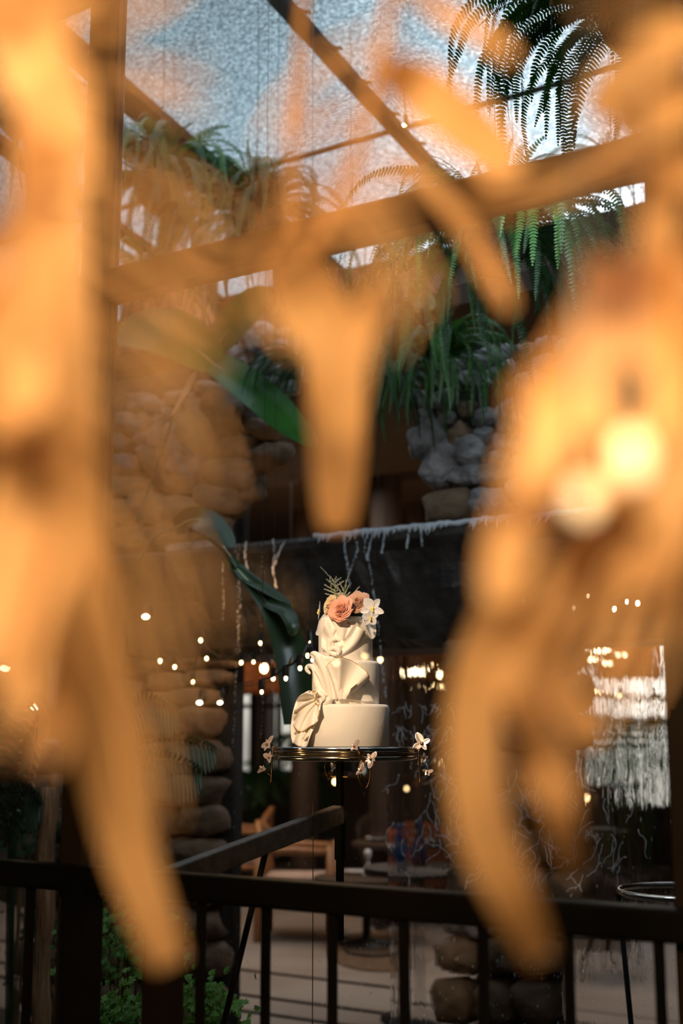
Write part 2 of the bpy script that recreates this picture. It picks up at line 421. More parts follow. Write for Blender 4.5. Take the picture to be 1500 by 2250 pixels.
# second rafter carries a toothed drip edge
p = atroof(810, 205); xr2 = p.x
mb = MB().beam((xr2, 2.0, roofz(2.0)-.03), (xr2, 6.45, roofz(6.45)-.03), .07, .05)
for k in range(16):
    y = 2.2+k*.27; z = roofz(y)-.03
    mb.tube([(xr2+.02, y-.06, z), (xr2+.038, y-.02, z), (xr2+.058, y+.01, z), (xr2+.072, y+.012, z), (xr2+.074, y+.03, z)], [.016, .016, .010, .008, .005], 6)
    mb.tube([(xr2+.03, y+.0, z), (xr2+.034, y+.06, z), (xr2+.03, y+.12, z)], [.012, .006, .004], 6)
struct(mb, 'trim_3', M['rafter'])
struct(MB().beam((xr2+3.1, 2.0, roofz(2.0)-.03), (xr2+3.1, 6.45, roofz(6.45)-.03), .07, .05), 'trim_5', M['rafter'])
# purlin seam
q = atroof(900, 272)
struct(MB().beam((-12, q.y, roofz(q.y)-.012), (3, q.y, roofz(q.y)-.012), .022, .02), 'trim_6', M['rafter'])
q = atroof(450, 25)
struct(MB().beam((-12, q.y-.35, roofz(q.y-.35)-.05), (at(400, 0, Y=q.y).x-.2, q.y-.35, roofz(q.y-.35)-.05), .05, .06), 'trim_7', M['frame'])

# glazed screen: posts, transom, panes
win = thing('window_1', (0, YW, 0), None, None, kind='structure')
xl = at(220, 600, Y=YW).x; xr = at(1468, 500, Y=YW).x
zt = at(620, 540, Y=YW).z
for x in (xl, xr, xl-2.6, xr+1.6):
    MB().box((x, YW, 2.42), (.066, .06, 4.84)).build('frame_post', M['frame'], win, bevel=.004)
MB().box(((xl+xr)/2-.5, YW, zt), (5.3, .055, .072)).build('transom', M['frame'], win, bevel=.005)
for xa, xb in ((xl, xr), (xr, xr+1.6), (xl-2.6, xl)):
    MB().box(((xa+xb)/2, YW+.0, (zt+.05)/2+.0), (xb-xa-.066, .008, zt-.12)).build('glass_pane', M['glass'], win)
# paler strip added along left post to imitate its pinkish highlight
MB().box((xl+.036, YW, 2.4), (.006, .012, 4.8)).build('post_highlight', M['rafter'], win)

# guard railing
zr = at(900, 1985, Y=YW-.06).z
rail = thing('guard_railing', (0, YW-.07, 0), 'black steel guard railing with thin balusters across the bottom of the view', 'railing')
YR = YW-.07
mb = MB().box((-1.3, YR, zr), (6.0, .05, .052)); mb.build('handrail', M['black'], rail, bevel=.008)
MB().box((-1.3, YR, .10), (6.0, .03, .03)).build('bottom_rail', M['black'], rail)
for px in (440, 583, 730, 888, 1062, 1250, 1450, 1665):
    x = at(px, 2150, Y=YR).x
    MB().box((x, YR, zr/2), (.014, .014, zr-.04)).build('baluster', M['black'], rail)
for px in (60, -110):
    x = at(px, 2150, Y=YR).x
    MB().box((x, YR, zr/2), (.014, .014, zr-.04)).build('baluster', M['black'], rail)
MB().box((at(175, 2150, Y=YR).x, YR, zr/2+.0), (.062, .06, zr)).build('railing_post', M['black'], rail)
x = at(358, 2150, Y=YR-.03).x
MB().box((x, YR-.03, zr/2-.03), (.062, .05, zr-.06)).build('wooden_post', M['darkwood'], rail)

# ------------------------------------------------------------------ stone walls
def stone(mb, px, py, w, h, ang, Y, mi=0, depth=.5, seed=0):
    """a rounded field stone, sizes in the wall's own scale"""
    c = at(px, py, Y=Y); s = abs((at(px+100, py, Y=Y)-c).length)/100
    v = (at(px, py+100, Y=Y)-c).length/100
    a = R(-ang); n = 18; k = 9; b = len(mb.v)
    W2 = w*.5*s; H2 = h*.5*v; D = min(W2, H2)*1.5*depth/.5
    off = Vector((seed*3.1, px*.37, py*.21))
    for i in range(k+1):
        th = math.pi*i/k
        for j in range(n):
            ph = 2*math.pi*j/n
            q = Vector((math.sin(th)*math.cos(ph), math.cos(th), math.sin(th)*math.sin(ph)))
            e = .62
            q = Vector([math.copysign(abs(x)**e, x) for x in q]); 
            f = 1+.27*noise.noise(q*1.2+off)+.13*noise.noise(q*3.1+off)
            x = q.x*W2*f*.93; z = q.z*H2*f*.93; y = q.y*D*.72*f
            mb.v.append(c+Vector((x*math.cos(a)-z*math.sin(a), y, x*math.sin(a)+z*math.cos(a))))
    for i in range(k):
        for j in range(n):
            mb.f.append((b+i*n+j, b+i*n+(j+1) % n, b+(i+1)*n+(j+1) % n, b+(i+1)*n+j)); mb.m.append(mi)
def Z4(x, y): return 200+x*.4667, 600+y*.4666
def Z5(x, y): return 750+x*.5, 600+y*.5

# the upper wall left of the opening
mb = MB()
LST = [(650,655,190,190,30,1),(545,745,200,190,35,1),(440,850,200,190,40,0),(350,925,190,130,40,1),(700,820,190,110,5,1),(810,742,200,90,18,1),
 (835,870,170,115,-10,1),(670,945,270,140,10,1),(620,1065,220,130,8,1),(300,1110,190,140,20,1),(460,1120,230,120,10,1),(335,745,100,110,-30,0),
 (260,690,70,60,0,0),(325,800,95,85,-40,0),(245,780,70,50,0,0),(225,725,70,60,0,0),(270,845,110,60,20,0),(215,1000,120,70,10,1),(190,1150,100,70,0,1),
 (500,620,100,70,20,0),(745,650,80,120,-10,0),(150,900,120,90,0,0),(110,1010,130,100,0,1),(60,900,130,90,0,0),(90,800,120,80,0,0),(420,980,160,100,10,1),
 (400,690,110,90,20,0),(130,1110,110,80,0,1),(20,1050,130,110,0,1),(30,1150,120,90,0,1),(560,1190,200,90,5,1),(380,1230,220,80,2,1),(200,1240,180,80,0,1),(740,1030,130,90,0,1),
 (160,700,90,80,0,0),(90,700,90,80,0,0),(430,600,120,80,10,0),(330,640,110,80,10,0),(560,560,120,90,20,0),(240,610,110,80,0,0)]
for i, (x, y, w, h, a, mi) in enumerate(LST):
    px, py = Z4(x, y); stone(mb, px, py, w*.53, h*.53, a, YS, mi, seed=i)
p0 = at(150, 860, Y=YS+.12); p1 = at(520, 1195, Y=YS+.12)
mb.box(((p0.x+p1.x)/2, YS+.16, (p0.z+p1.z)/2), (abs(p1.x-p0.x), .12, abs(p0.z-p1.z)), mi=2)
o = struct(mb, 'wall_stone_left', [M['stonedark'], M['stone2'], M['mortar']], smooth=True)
# pebbles higher up, set back
mb = MB()
UP = [(745,310,95,75,0),(805,315,140,110,-40),(870,290,50,42,0),(935,285,85,55,5),(700,380,85,70,-20),(640,360,70,55,0),(785,400,85,65,0),(855,380,75,55,0),
 (900,335,90,60,0),(728,430,55,65,0),(640,415,70,55,0),(795,462,110,75,-30),(855,440,70,85,0),(680,440,55,45,0),(860,520,90,70,0),(955,345,60,50,0),(920,410,70,60,0),(900,470,70,70,0),
 (590,330,70,60,0),(585,395,60,60,0),(1010,330,80,70,0),(1000,400,90,70,0),(960,460,90,70,0),(760,530,100,70,0),(700,500,80,60,0),(640,480,80,60,0),(940,540,90,70,0),(1030,480,80,70,0),(1050,250,80,70,0),(1000,240,70,60,0)]
for i, (x, y, w, h, a) in enumerate(UP):
    px, py = Z4(x, y); stone(mb, px, py, w*.50, h*.50, a, 5.0, 0, seed=i+50)
p0 = at(440, 725, Y=5.1); p1 = at(700, 860, Y=5.1)
mb.box(((p0.x+p1.x)/2, 5.12, (p0.z+p1.z)/2), (abs(p1.x-p0.x), .08, abs(p0.z-p1.z)), mi=2)
struct(mb, 'wall_stone_middle', [M['stone'], M['stone2'], M['mortar']], smooth=True)
# right of the opening
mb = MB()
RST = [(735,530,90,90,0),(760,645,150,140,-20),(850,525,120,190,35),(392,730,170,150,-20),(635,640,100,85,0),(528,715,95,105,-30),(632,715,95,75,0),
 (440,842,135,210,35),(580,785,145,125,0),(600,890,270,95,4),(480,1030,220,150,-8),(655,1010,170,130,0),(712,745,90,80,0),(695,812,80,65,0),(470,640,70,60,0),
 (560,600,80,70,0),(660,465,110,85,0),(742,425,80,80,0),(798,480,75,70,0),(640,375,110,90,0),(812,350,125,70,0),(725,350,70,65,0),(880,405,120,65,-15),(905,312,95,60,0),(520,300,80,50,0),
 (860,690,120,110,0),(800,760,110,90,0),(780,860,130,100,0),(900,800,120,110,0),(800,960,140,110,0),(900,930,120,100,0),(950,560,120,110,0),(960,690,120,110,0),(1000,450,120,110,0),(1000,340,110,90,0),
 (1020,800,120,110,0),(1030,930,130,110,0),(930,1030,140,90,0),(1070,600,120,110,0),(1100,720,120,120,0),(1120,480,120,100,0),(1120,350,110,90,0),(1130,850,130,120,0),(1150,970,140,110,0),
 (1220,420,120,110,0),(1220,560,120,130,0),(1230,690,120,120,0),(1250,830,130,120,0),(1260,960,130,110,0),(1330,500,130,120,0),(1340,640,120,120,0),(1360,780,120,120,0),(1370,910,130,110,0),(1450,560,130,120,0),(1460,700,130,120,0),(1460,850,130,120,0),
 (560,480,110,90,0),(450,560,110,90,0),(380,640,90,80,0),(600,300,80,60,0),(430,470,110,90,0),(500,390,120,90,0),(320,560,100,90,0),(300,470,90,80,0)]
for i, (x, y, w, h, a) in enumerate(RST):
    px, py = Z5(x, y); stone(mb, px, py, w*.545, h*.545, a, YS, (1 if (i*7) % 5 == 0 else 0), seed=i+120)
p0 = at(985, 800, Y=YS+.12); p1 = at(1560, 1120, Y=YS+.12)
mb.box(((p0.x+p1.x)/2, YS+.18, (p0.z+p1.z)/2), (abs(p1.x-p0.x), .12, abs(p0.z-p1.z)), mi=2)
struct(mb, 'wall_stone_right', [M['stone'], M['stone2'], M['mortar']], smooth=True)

# the water ledge: a slate lintel with a trough lip
ZL = at(760, 1172, Y=4.62).z
xa = at(330, 1205, Y=4.62).x; xb = 1.5
mb = MB()
NX = 120
rows = []
for i in range(NX+1):
    x = xa-.5+(xb-xa+.5)*i/NX; r = []
    for (y, z) in ((5.15, ZL), (4.62, ZL), (4.60, ZL-.02), (4.60, ZL-.05), (4.63, ZL-.09), (4.64, ZL-.16), (4.66, ZL-.26), (4.68, ZL-.36), (4.70, ZL-.46), (4.75, ZL-.50), (5.15, ZL-.50)):
        n_ = noise.noise(Vector((x*3.5, z*7, y)))*.05+noise.noise(Vector((x*11, z*20, 3)))*.015 if z < ZL-.06 and y < 5 else 0
        r.append((x, y+n_, z+(n_*.4 if z < ZL-.3 else 0)))
    rows.append(r)
mb.grid(rows)
struct(mb, 'trim_8', M['slate'], smooth=False)['label'] = 'wet dark slate ledge the water spills from'
# stones under the ledge on the left, and left pier of stacked flat stones
mb = MB()
def Z6(x, y): return x*.4333, 1150+y*.4333
PL = [(1130,440,460,110,3,1),(1080,590,250,90,-2,1),(1260,570,220,90,-4,1),(1090,690,280,95,2,1),(1060,785,240,85,0,1),(900,700,160,90,0,1),(880,600,180,90,0,1),(880,480,200,110,0,1),
 (860,800,200,90,0,1),(1020,220,220,120,0,0),(1020,330,200,110,0,0),(880,250,160,120,0,0),(860,370,180,100,0,0),(700,250,180,130,0,0),(700,400,180,130,0,0),(700,550,190,120,0,1),(700,700,190,120,0,1),(980,120,330,55,0,0),
 (980,880,260,90,0,1),(800,900,200,90,0,1),(620,850,200,110,0,1)]
for i, (x, y, w, h, a, mi) in enumerate(PL):
    px, py = Z6(x, y); stone(mb, px, py, w*.46, h*.46, a, YS, mi, seed=i+300)
# rows of the pier down to the ground
rowY = [(1590, 76), (1666, 74), (1738, 78), (1800, 72), (1872, 76), (1950, 80), (2030, 78), (2110, 84), (2200, 96), (2290, 90)]
for k, (yy, hh) in enumerate(rowY):
    x = 489 - (8, 0, 4, 0, 2, 0, 6, 0, 4, 0)[k]
    while x > 120:
        w = random.uniform(75, 165); stone(mb, x-w/2, yy, w*1.05, hh*1.04, random.uniform(-3, 3), YS, 1, seed=k*31+x, depth=.6); x -= w
p0 = at(120, 1230, Y=YS); p1 = at(475, 2320, Y=YS)
mb.box(((p0.x+p1.x)/2, YS+.14, (p0.z+p1.z)/2), (abs(p1.x-p0.x)-.06, .14, abs(p0.z-p1.z)), mi=2)
struct(mb, 'wall_pier_left', [M['stone'], M['stone2'], M['mortar']], smooth=True)
# right pier
mb = MB()
for k, (yy, hh) in enumerate([(1270, 90), (1355, 84), (1440, 86), (1525, 84), (1608, 82), (1690, 84), (1775, 86), (1860, 84), (1945, 84), (2020, 70), (2095, 84), (2195, 100), (2295, 90)]):
    x = (992, 1000, 985, 995, 1000, 990, 998, 988, 996, 985, 972, 966, 972)[k]
    for w in (random.uniform(90, 125), random.uniform(80, 110), 90):
        if x > 1230: break
        stone(mb, x+w/2, yy, w*1.05, hh*1.04, random.uniform(-5, 5), YS, 0 if k > 8 and w > 100 else 1, seed=k*17+x, depth=.6); x += w
p0 = at(1010, 1230, Y=YS); p1 = at(1225, 2330, Y=YS)
mb.box(((p0.x+p1.x)/2, YS+.14, (p0.z+p1.z)/2), (abs(p1.x-p0.x)-.05, .14, abs(p0.z-p1.z)), mi=2)
struct(mb, 'wall_pier_right', [M['stone'], M['stone2'], M['mortar']], smooth=True)

# ------------------------------------------------------------------ water
mb = MB()
rows = []
xw0 = at(850, 1500, Y=4.55).x
for i in range(90):
    x = xw0+(1.4-xw0)*i/89; r = []
    for j in range(40):
        z = ZL-.03 - (ZL-.05)*j/39
        r.append((x, 4.565-.02*math.sin(j*.09)+.006*noise.noise(Vector((x*14, z*1.5, 0))), z))
    rows.append(r)
mb.grid(rows)
tag(mb.build('water_curtain', M['water'], smooth=True), 'clear sheet of water falling from the slate ledge right of the cake', 'water curtain', kind='stuff')
# white lip of foam along the ledge
mb = MB()
pts = []; rs = []
x = at(690, 1180, Y=4.60).x
while x < .9:
    pts.append((x, 4.595+.006*noise.noise(Vector((x*20, 0, 0))), ZL-.004+.008*noise.noise(Vector((x*16, 5, 0))))); rs.append(.010+.009*abs(noise.noise(Vector((x*25, 9, 0))))); x += .012
mb.tube(pts, rs, 7)
for k in range(70):
    x = random.uniform(at(700, 1180, Y=4.6).x, at(1240, 1130, Y=4.6).x); l = random.uniform(.01, .05)
    mb.tube([(x, 4.585, ZL), (x+random.uniform(-.005, .005), 4.578, ZL-l*.6), (x+random.uniform(-.01, .01), 4.574, ZL-l)], [.007, .004, .001], 5)
tag(mb.build('foam_lip', M['foam'], smooth=True), 'bright white lip of water running along the slate ledge edge', 'water', kind='stuff')
# beaded streams
streams = [([(757,1178),(757,1210),(763,1240),(768,1290)],2.6),([(778,1176),(785,1205),(776,1235),(765,1262)],2),([(806,1172),(800,1205),(812,1240),(818,1290),(828,1340),(833,1400),(838,1450),(843,1500),(855,1560)],3.2),
 ([(820,1170),(812,1200),(806,1230)],2),([(600,1186),(603,1215),(600,1250),(606,1290)],3),([(625,1190),(612,1215),(604,1240)],2),([(540,1192),(538,1225),(545,1250)],2.5),
 ([(525,1196),(523,1240),(525,1280),(527,1330),(523,1375),(526,1440)],2.2),([(492,1196),(490,1215),(488,1260),(491,1310),(490,1360)],1.8),([(845,1168),(842,1195),(838,1215)],2),([(900,1160),(896,1185),(893,1205)],2.6),
 ([(925,1158),(927,1200)],1.6),([(516,1198),(522,1320),(520,1440),(517,1500),(515,1560),(512,1640)],2),([(602,1190),(604,1300),(600,1420),(598,1480),(600,1560)],1.6),([(578,1192),(574,1350),(575,1500),(577,1560),(574,1620)],1.4)]
for i, (pl, w) in enumerate(streams):
    mb = MB(); c = cat([at(x, y, Y=4.56) for x, y in pl], 60)
    for j, q in enumerate(c):
        if random.random() < .8:
            rr = w*.0009*random.uniform(.5, 1.5); mb.ball(q+Vector((random.uniform(-.004, .004), 0, 0)), rr, rr, rr*random.uniform(1, 3), n=6)
    tag(mb.build('water_stream', M['foam'], smooth=True), 'thin beaded stream of water dripping below the slate ledge', 'water', 'water streams below the ledge', kind='stuff')
# splashing threads on the lower right
mb = MB()
def thread(px, py, ln, Y):
    q = [(px, py)]; a = random.uniform(0, 6.28)
    for k in range(6):
        a += random.uniform(-.9, .9); q.append((q[-1][0]+math.cos(a)*ln*.6, q[-1][1]+abs(math.sin(a))*ln))
    mb.tube(cat([at(x, y, Y=Y) for x, y in q], 14), [random.uniform(.0006, .0016) for _ in range(14)], 4)
for k in range(120): thread(random.gauss(1190, 130), random.uniform(1690, 1930), random.uniform(6, 16), 4.50)
for k in range(40): thread(random.uniform(930, 1030), random.uniform(1620, 1850), random.uniform(5, 14), 4.50)
for k in range(45):
    thread(random.uniform(865, 1000), random.choice((1600, 1612, 1550))+random.uniform(-8, 8), random.uniform(3, 7), 4.50)
for k in range(520):
    px = random.uniform(500, 1480); py = random.uniform(1960, 2260) if random.random() < .75 else random.uniform(1660, 1960)
    q = at(px, py, Y=4.5); rr = random.uniform(.0006, .0015); mb.ball(q, rr, rr, rr*random.uniform(2, 8), n=5)
tag(mb.build('water_splash', M['foam'], smooth=True), 'fine white threads and drops of splashing water in front of the right pier', 'water', kind='stuff')

# ------------------------------------------------------------------ ferns
def frond_mesh(name, Lh, elev, droop, pairs, plen, m, seed, curl=1.0):
    """arching frond in its own frame: base at 0, growing towards +X"""
    rnd = random.Random(seed); mb = MB(); n = pairs; pts = []; p = Vector((0, 0, 0)); a = elev; st = Lh/n
    side = rnd.uniform(-.25, .25); roll_ = rnd.uniform(-1.2, 1.2)
    for i in range(n+1):
        pts.append(p.copy()); p = p + Vector((math.cos(a)*math.cos(side*i/n), math.cos(a)*math.sin(side*i/n), math.sin(a)))*st
        a = max(a-droop/n*(.6+.8*i/n)*curl, -1.50)
    mb.tube(pts[::3]+[pts[-1]], [max(.0007, .0018*(1-i*3/n)) for i in range(len(pts[::3])+1)], 4)
    for i in range(2, n+1):
        t = (pts[min(i+1, n)]-pts[i-1]).normalized(); sd = t.cross(Vector((0, 0, 1)))
        if sd.length < .05: sd = Vector((0, 1, 0))
        sd.normalize(); sd = Matrix.Rotation(roll_*i/n, 3, t) @ sd; nn = sd.cross(t)
        f = i/n; l = plen*min(1, .35+f*3)*max(.10, (1-f)**.45)*rnd.uniform(.85, 1.1); w = st*.37
        for sg in (-1, 1):
            dr = (sd*sg*.94 + t*.30 + nn*rnd.uniform(-.30, .02)).normalized()
            b = pts[i]; q = len(mb.v); dn = -nn*l*.12
            mb.v += [b-t*w, b+dr*l*.4-t*w*1.05+nn*l*.03, b+dr*l*.8-t*w*.55+dn*.4, b+dr*l+dn, b+dr*l*.8+t*w*.6+dn*.4, b+dr*l*.4+t*w*.9+nn*l*.03, b+t*w*.8]
            mb.f += [(q, q+1, q+5, q+6), (q+1, q+2, q+4, q+5), (q+2, q+3, q+4)]; mb.m += [0]*3
    me = bpy.data.meshes.new(name); me.from_pydata([tuple(v) for v in mb.v], [], mb.f); me.materials.append(m); me.update()
    return me
FM = [frond_mesh('frond', L_, e_, d_, int(L_/.0105), pl_*1.4, M['fern'], i) for i, (L_, e_, d_, pl_) in enumerate(
    ((.52, .9, 3.0, .021), (.62, .7, 3.1, .023), (.44, 1.2, 2.8, .020), (.70, .5, 2.8, .024), (.32, 1.35, 1.6, .019), (.56, .2, 2.6, .022), (.74, .9, 3.6, .022), (.38, .7, 1.5, .021)))]
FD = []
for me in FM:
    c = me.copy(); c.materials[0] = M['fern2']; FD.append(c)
def fern(c, n, label, sc=1.0, dark=.5, hang=True, wire_to=None, az=None, group=None, kinds=None, name='hanging_fern', seed=0, flat=None):
    rnd = random.Random(seed+77)
    t = thing(name, c, label, 'fern', group); c = Vector(c)
    if hang:
        MB().lathe(c, [(.001, -.13*sc), (.05*sc, -.125*sc), (.095*sc, -.07*sc), (.11*sc, 0), (.10*sc, .015*sc), (.001, .02*sc)], 20).build('basket', M['soil'], t, smooth=True)
    if wire_to is not None:
        top = Vector(wire_to); MB().tube([c+Vector((0, 0, .16*sc)), (c+top)/2+Vector((.006, 0, 0)), top], .0016, 5).build('hanging_wire', M['wire'], t)
        mb = MB()
        for k in range(7):
            q = c+Vector((0, 0, .16*sc+.028*k)); a = k*1.57
            mb.tube([q, q+Vector((math.cos(a)*.006, math.sin(a)*.006, .008)), q+Vector((-math.cos(a)*.004, -math.sin(a)*.004, .02)), q+Vector((0, 0, .028))], .0016, 4)
        mb.build('twisted_hook', M['wire'], t)
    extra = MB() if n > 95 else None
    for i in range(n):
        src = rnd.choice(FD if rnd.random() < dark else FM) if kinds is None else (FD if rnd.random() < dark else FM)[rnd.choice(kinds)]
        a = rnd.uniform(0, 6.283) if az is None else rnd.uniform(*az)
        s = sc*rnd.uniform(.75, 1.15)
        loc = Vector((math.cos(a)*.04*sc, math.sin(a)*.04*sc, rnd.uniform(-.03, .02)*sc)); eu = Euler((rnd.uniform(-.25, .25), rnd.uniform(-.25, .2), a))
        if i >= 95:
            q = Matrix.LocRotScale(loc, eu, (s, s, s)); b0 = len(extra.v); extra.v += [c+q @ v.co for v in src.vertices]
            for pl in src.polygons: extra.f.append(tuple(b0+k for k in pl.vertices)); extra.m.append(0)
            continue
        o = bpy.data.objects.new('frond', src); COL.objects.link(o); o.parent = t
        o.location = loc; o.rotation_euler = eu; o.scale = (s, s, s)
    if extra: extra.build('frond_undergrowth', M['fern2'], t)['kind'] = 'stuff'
    return t
def roofpt(c): return Vector((c.x, c.y, roofz(c.y)-.02))
c = at(1090, 520, Y=3.75); fern(c, 190, 'large hanging fern under the transom, its fronds trailing over the right stones', 1.02, .7, wire_to=roofpt(c), seed=1)
c = at(562, 470, Y=4.25); fern(c, 150, 'hanging fern just left of the picture centre, below the roof rafter end', .95, .5, wire_to=roofpt(c), seed=2)
c = at(352, 400, Y=4.0); fern(c, 150, 'hanging fern on the left behind the warm haze, beside the left frame post', 1.05, .5, wire_to=roofpt(c), seed=3)
c = at(770, 690, Y=4.55); fern(c, 95, 'hanging fern in the middle behind the central dried leaf', .7, .7, wire_to=roofpt(c), seed=4)
c = at(45, 240, Y=3.7); fern(c, 110, 'hanging fern in the top left corner behind dried leaves', 1.0, .5, wire_to=roofpt(c), seed=5)
c = at(1405, 20, Y=2.75); fern(c, 120, 'near hanging fern in the top right corner against the bright roof', .92, .45, wire_to=roofpt(c), seed=6)
c = at(1345, 350, Y=5.0); fern(c, 24, 'small fern high on the right beside the brightest roof glass', .7, .6, wire_to=roofpt(c), seed=7)
for k, px in enumerate((912,)):
    a = at(px, 520, Y=5.2); b = roofpt(a)
    tag(MB().tube([a, b], .0015, 4).build('hanging_wire', M['wire']), 'thin bare wire hanging from the glass roof right of the toothed rafter', 'wire')
fern(at(668, 800, Y=4.5), 80, 'dark fern drooping over the pebble stones left of the central dried leaf', .50, .85, hang=False, name='ledge_fern', seed=8, kinds=(0, 1, 3, 5, 6))
fern(at(860, 820, Y=4.45), 80, 'dark fern drooping over the stones right of the central dried leaf', .72, .8, hang=False, name='ledge_fern', seed=9, kinds=(0, 1, 3, 5, 6))
fern(at(955, 790, Y=4.4), 70, 'bright green fern spreading its fronds to the right over the stones', .80, .05, hang=False, name='ledge_fern', az=(-1.6, .6), seed=10, kinds=(3, 5, 7, 0))
fern(at(320, 620, Y=4.7), 50, 'fern tangle above the broad banana leaf on the left', .8, .5, hang=False, name='ledge_fern', seed=11)
fern(at(845, 690, Y=4.7), 40, 'fern trailing below the middle hanging fern', .7, .6, hang=False, name='ledge_fern', seed=14)

# pale drapes and parapet behind the ferns
def drape(pl, pr, top, bot, Y, label, m='cloth', folds=5, name='pale_drape'):
    mb = MB(); rows = []
    for i in range(16):
        r = []
        for j in range(40):
            s = j/39; px = pl+(pr-pl)*s; py = top+(bot-top)*i/15
            q = at(px, py, Y=Y); q.y += .05*math.sin(s*folds*6.28+i*.35)*(.4+i/15); r.append(q)
        rows.append(r)
    mb.grid(rows); return tag(mb.build(name, M[m], smooth=True, solid=.004), label, 'cloth')
drape(270, 470, 560, 780, 5.9, 'crumpled pale cloth hanging under the eaves on the left')
drape(600, 1000, 590, 770, 6.2, 'pale cloth hanging under the eaves behind the middle ferns', folds=9)

# ------------------------------------------------------------------ banana plants
def leaf3(name, parent, pts, wid, nrm, m, fold=.25, n=22, rib=True, prof=None, twist=0):
    mb = MB(); blade(mb, pts, wid, nrm, n, fold, prof, .0012, twist=twist)
    o = mb.build(name, m, parent, smooth=True)
    if rib: MB().tube([Vector(p)-Vector(nrm)*.003 for p in cat(pts, n)], [max(.0015, .006*(1-i/n)) for i in range(n)], 6).build('midrib', M['rib'], o, smooth=True)
    return o
VD = -ray(500, 900).normalized()
b = thing('banana_plant', at(250, 1250, Y=4.5), 'broad-leaved green banana plant in front of the left stone wall', 'plant')
nl = (VD+Vector((0, 0, .55))).normalized()
leaf3('leaf', b, [at(470, 800, Y=4.45), at(400, 745, Y=4.4), at(330, 725, Y=4.35), at(250, 740, Y=4.3)], .27, nl, M['banana'], .1)
leaf3('leaf', b, [at(440, 780, Y=4.5), at(500, 820, Y=4.45), at(575, 880, Y=4.4), at(640, 940, Y=4.35), at(700, 985, Y=4.3)], .17, nl, M['banana'], .35)
leaf3('leaf', b, [at(470, 770, Y=4.6), at(505, 720, Y=4.62), at(560, 665, Y=4.65), at(600, 640, Y=4.7)], .17, nl, M['banana'], .2)
leaf3('leaf', b, [at(780, 700, Y=4.85), at(830, 660, Y=4.8), at(900, 650, Y=4.75), at(950, 680, Y=4.7)], .16, nl, M['banana'], .2)
MB().tube(cat([at(425, 812, Y=4.5), at(408, 850, Y=4.5), at(385, 905, Y=4.52), at(350, 1010, Y=4.55), at(300, 1150, Y=4.5)], 20), .008, 6).build('stem', M['bananadark'], b, smooth=True)
leaf3('dry_strip', b, [at(430, 812, Y=4.44), at(412, 850, Y=4.44), at(378, 912, Y=4.44)], .026, VD, M['sheath'], .2, rib=False)
b = thing('canna_plant', at(300, 1700, Y=4.2), 'dark green plant whose long leaf hangs down behind the left of the cake', 'plant')
nl = (VD+Vector((.4, 0, .3))).normalized()
leaf3('leaf', b, [at(385, 1160, Y=4.0), at(430, 1140, Y=3.95), at(475, 1165, Y=3.92), at(512, 1205, Y=3.9)], .11, nl, M['bananadark'], .2)
leaf3('leaf', b, [at(486, 1212, Y=3.95), at(510, 1240, Y=3.92), at(545, 1272, Y=3.9), at(590, 1300, Y=3.88), at(640, 1330, Y=3.86)], .060, (VD+Vector((-.2, 0, 1.4))).normalized(), M['bananadark'], .2)
leaf3('leaf', b, [at(520, 1250, Y=3.9), at(575, 1310, Y=3.88), at(618, 1375, Y=3.86), at(643, 1470, Y=3.84), at(660, 1590, Y=3.82)], .118, nl, M['bananadark'], .3, twist=.3,
      prof=lambda s: min(1, .25+s*1.3))
leaf3('leaf', b, [at(585, 1325, Y=3.86), at(622, 1342, Y=3.84), at(640, 1372, Y=3.82), at(642, 1398, Y=3.82)], .060, nl, M['bananadark'], .3, rib=False)
MB().tube(cat([at(520, 1250, Y=3.9), at(470, 1190, Y=3.95), at(385, 1162, Y=4.0), at(310, 1230, Y=4.1), at(270, 1500, Y=4.2), at(262, 2000, Y=4.2), at(260, 2330, Y=4.2)], 24), .010, 8).build('stalk', M['bananadark'], b, smooth=True)
leaf3('dry_tip', b, [at(628, 1488, Y=3.80), at(634, 1465, Y=3.78), at(640, 1442, Y=3.77)], .012, VD, M['gold'], .2, rib=False)

# palms on the left
def palm(cxy, tipxy, Y, Y2, n, ln, m, nm, parent, dirn=1, wid=.012):
    mb = MB(); st = cat([at(cxy[0], cxy[1], Y=Y), at((cxy[0]+tipxy[0])/2, min(cxy[1], tipxy[1])-20, Y=(Y+Y2)/2), at(*tipxy, Y=Y2)], n)
    mb.tube(st, [.006*(1-i/n)+.001 for i in range(n)], 5)
    for i in range(2, n):
        t = (st[i]-st[i-1]).normalized(); f = i/n; l = ln*(math.sin(math.pi*min(1, .15+f*.85))**.5)
        for sg in (-1, 1):
            sd = t.cross(Vector((0, 1, 0))).normalized()*sg
            d0 = (t*.7+sd*.7+Vector((0, -.25, 0))).normalized()
            blade(mb, [st[i], st[i]+d0*l*.5+Vector((0, 0, -.02)), st[i]+d0*l*.85+Vector((0, 0, -.30*l-.02)), ], wid, VD, 6, .3, thick=.0003)
    return mb.build(nm, m, parent)
t = thing('palm_plant', at(330, 1900, Y=3.9), 'feathery dark palm in front of the left stone pier', 'palm')
palm((250, 1720), (440, 1690), 4.0, 3.7, 22, .17, M['palm'], 'frond', t)
palm((250, 1660), (470, 1640), 4.1, 3.9, 22, .15, M['palm'], 'frond', t)
palm((240, 1600), (390, 1560), 4.1, 3.9, 20, .15, M['palm'], 'frond', t)
palm((260, 1760), (350, 1880), 4.1, 3.9, 18, .12, M['palm'], 'frond', t)
MB().tube(cat([at(245, 1600, Y=4.1), at(250, 1760, Y=4.1), at(260, 2000, Y=4.1), at(262, 2300, Y=4.1)], 10), .02, 8).build('stem', M['log'], t)
t = thing('palm_plant', at(30, 1900, Y=3.6), 'spiky palm on the far left beside the log post', 'palm')
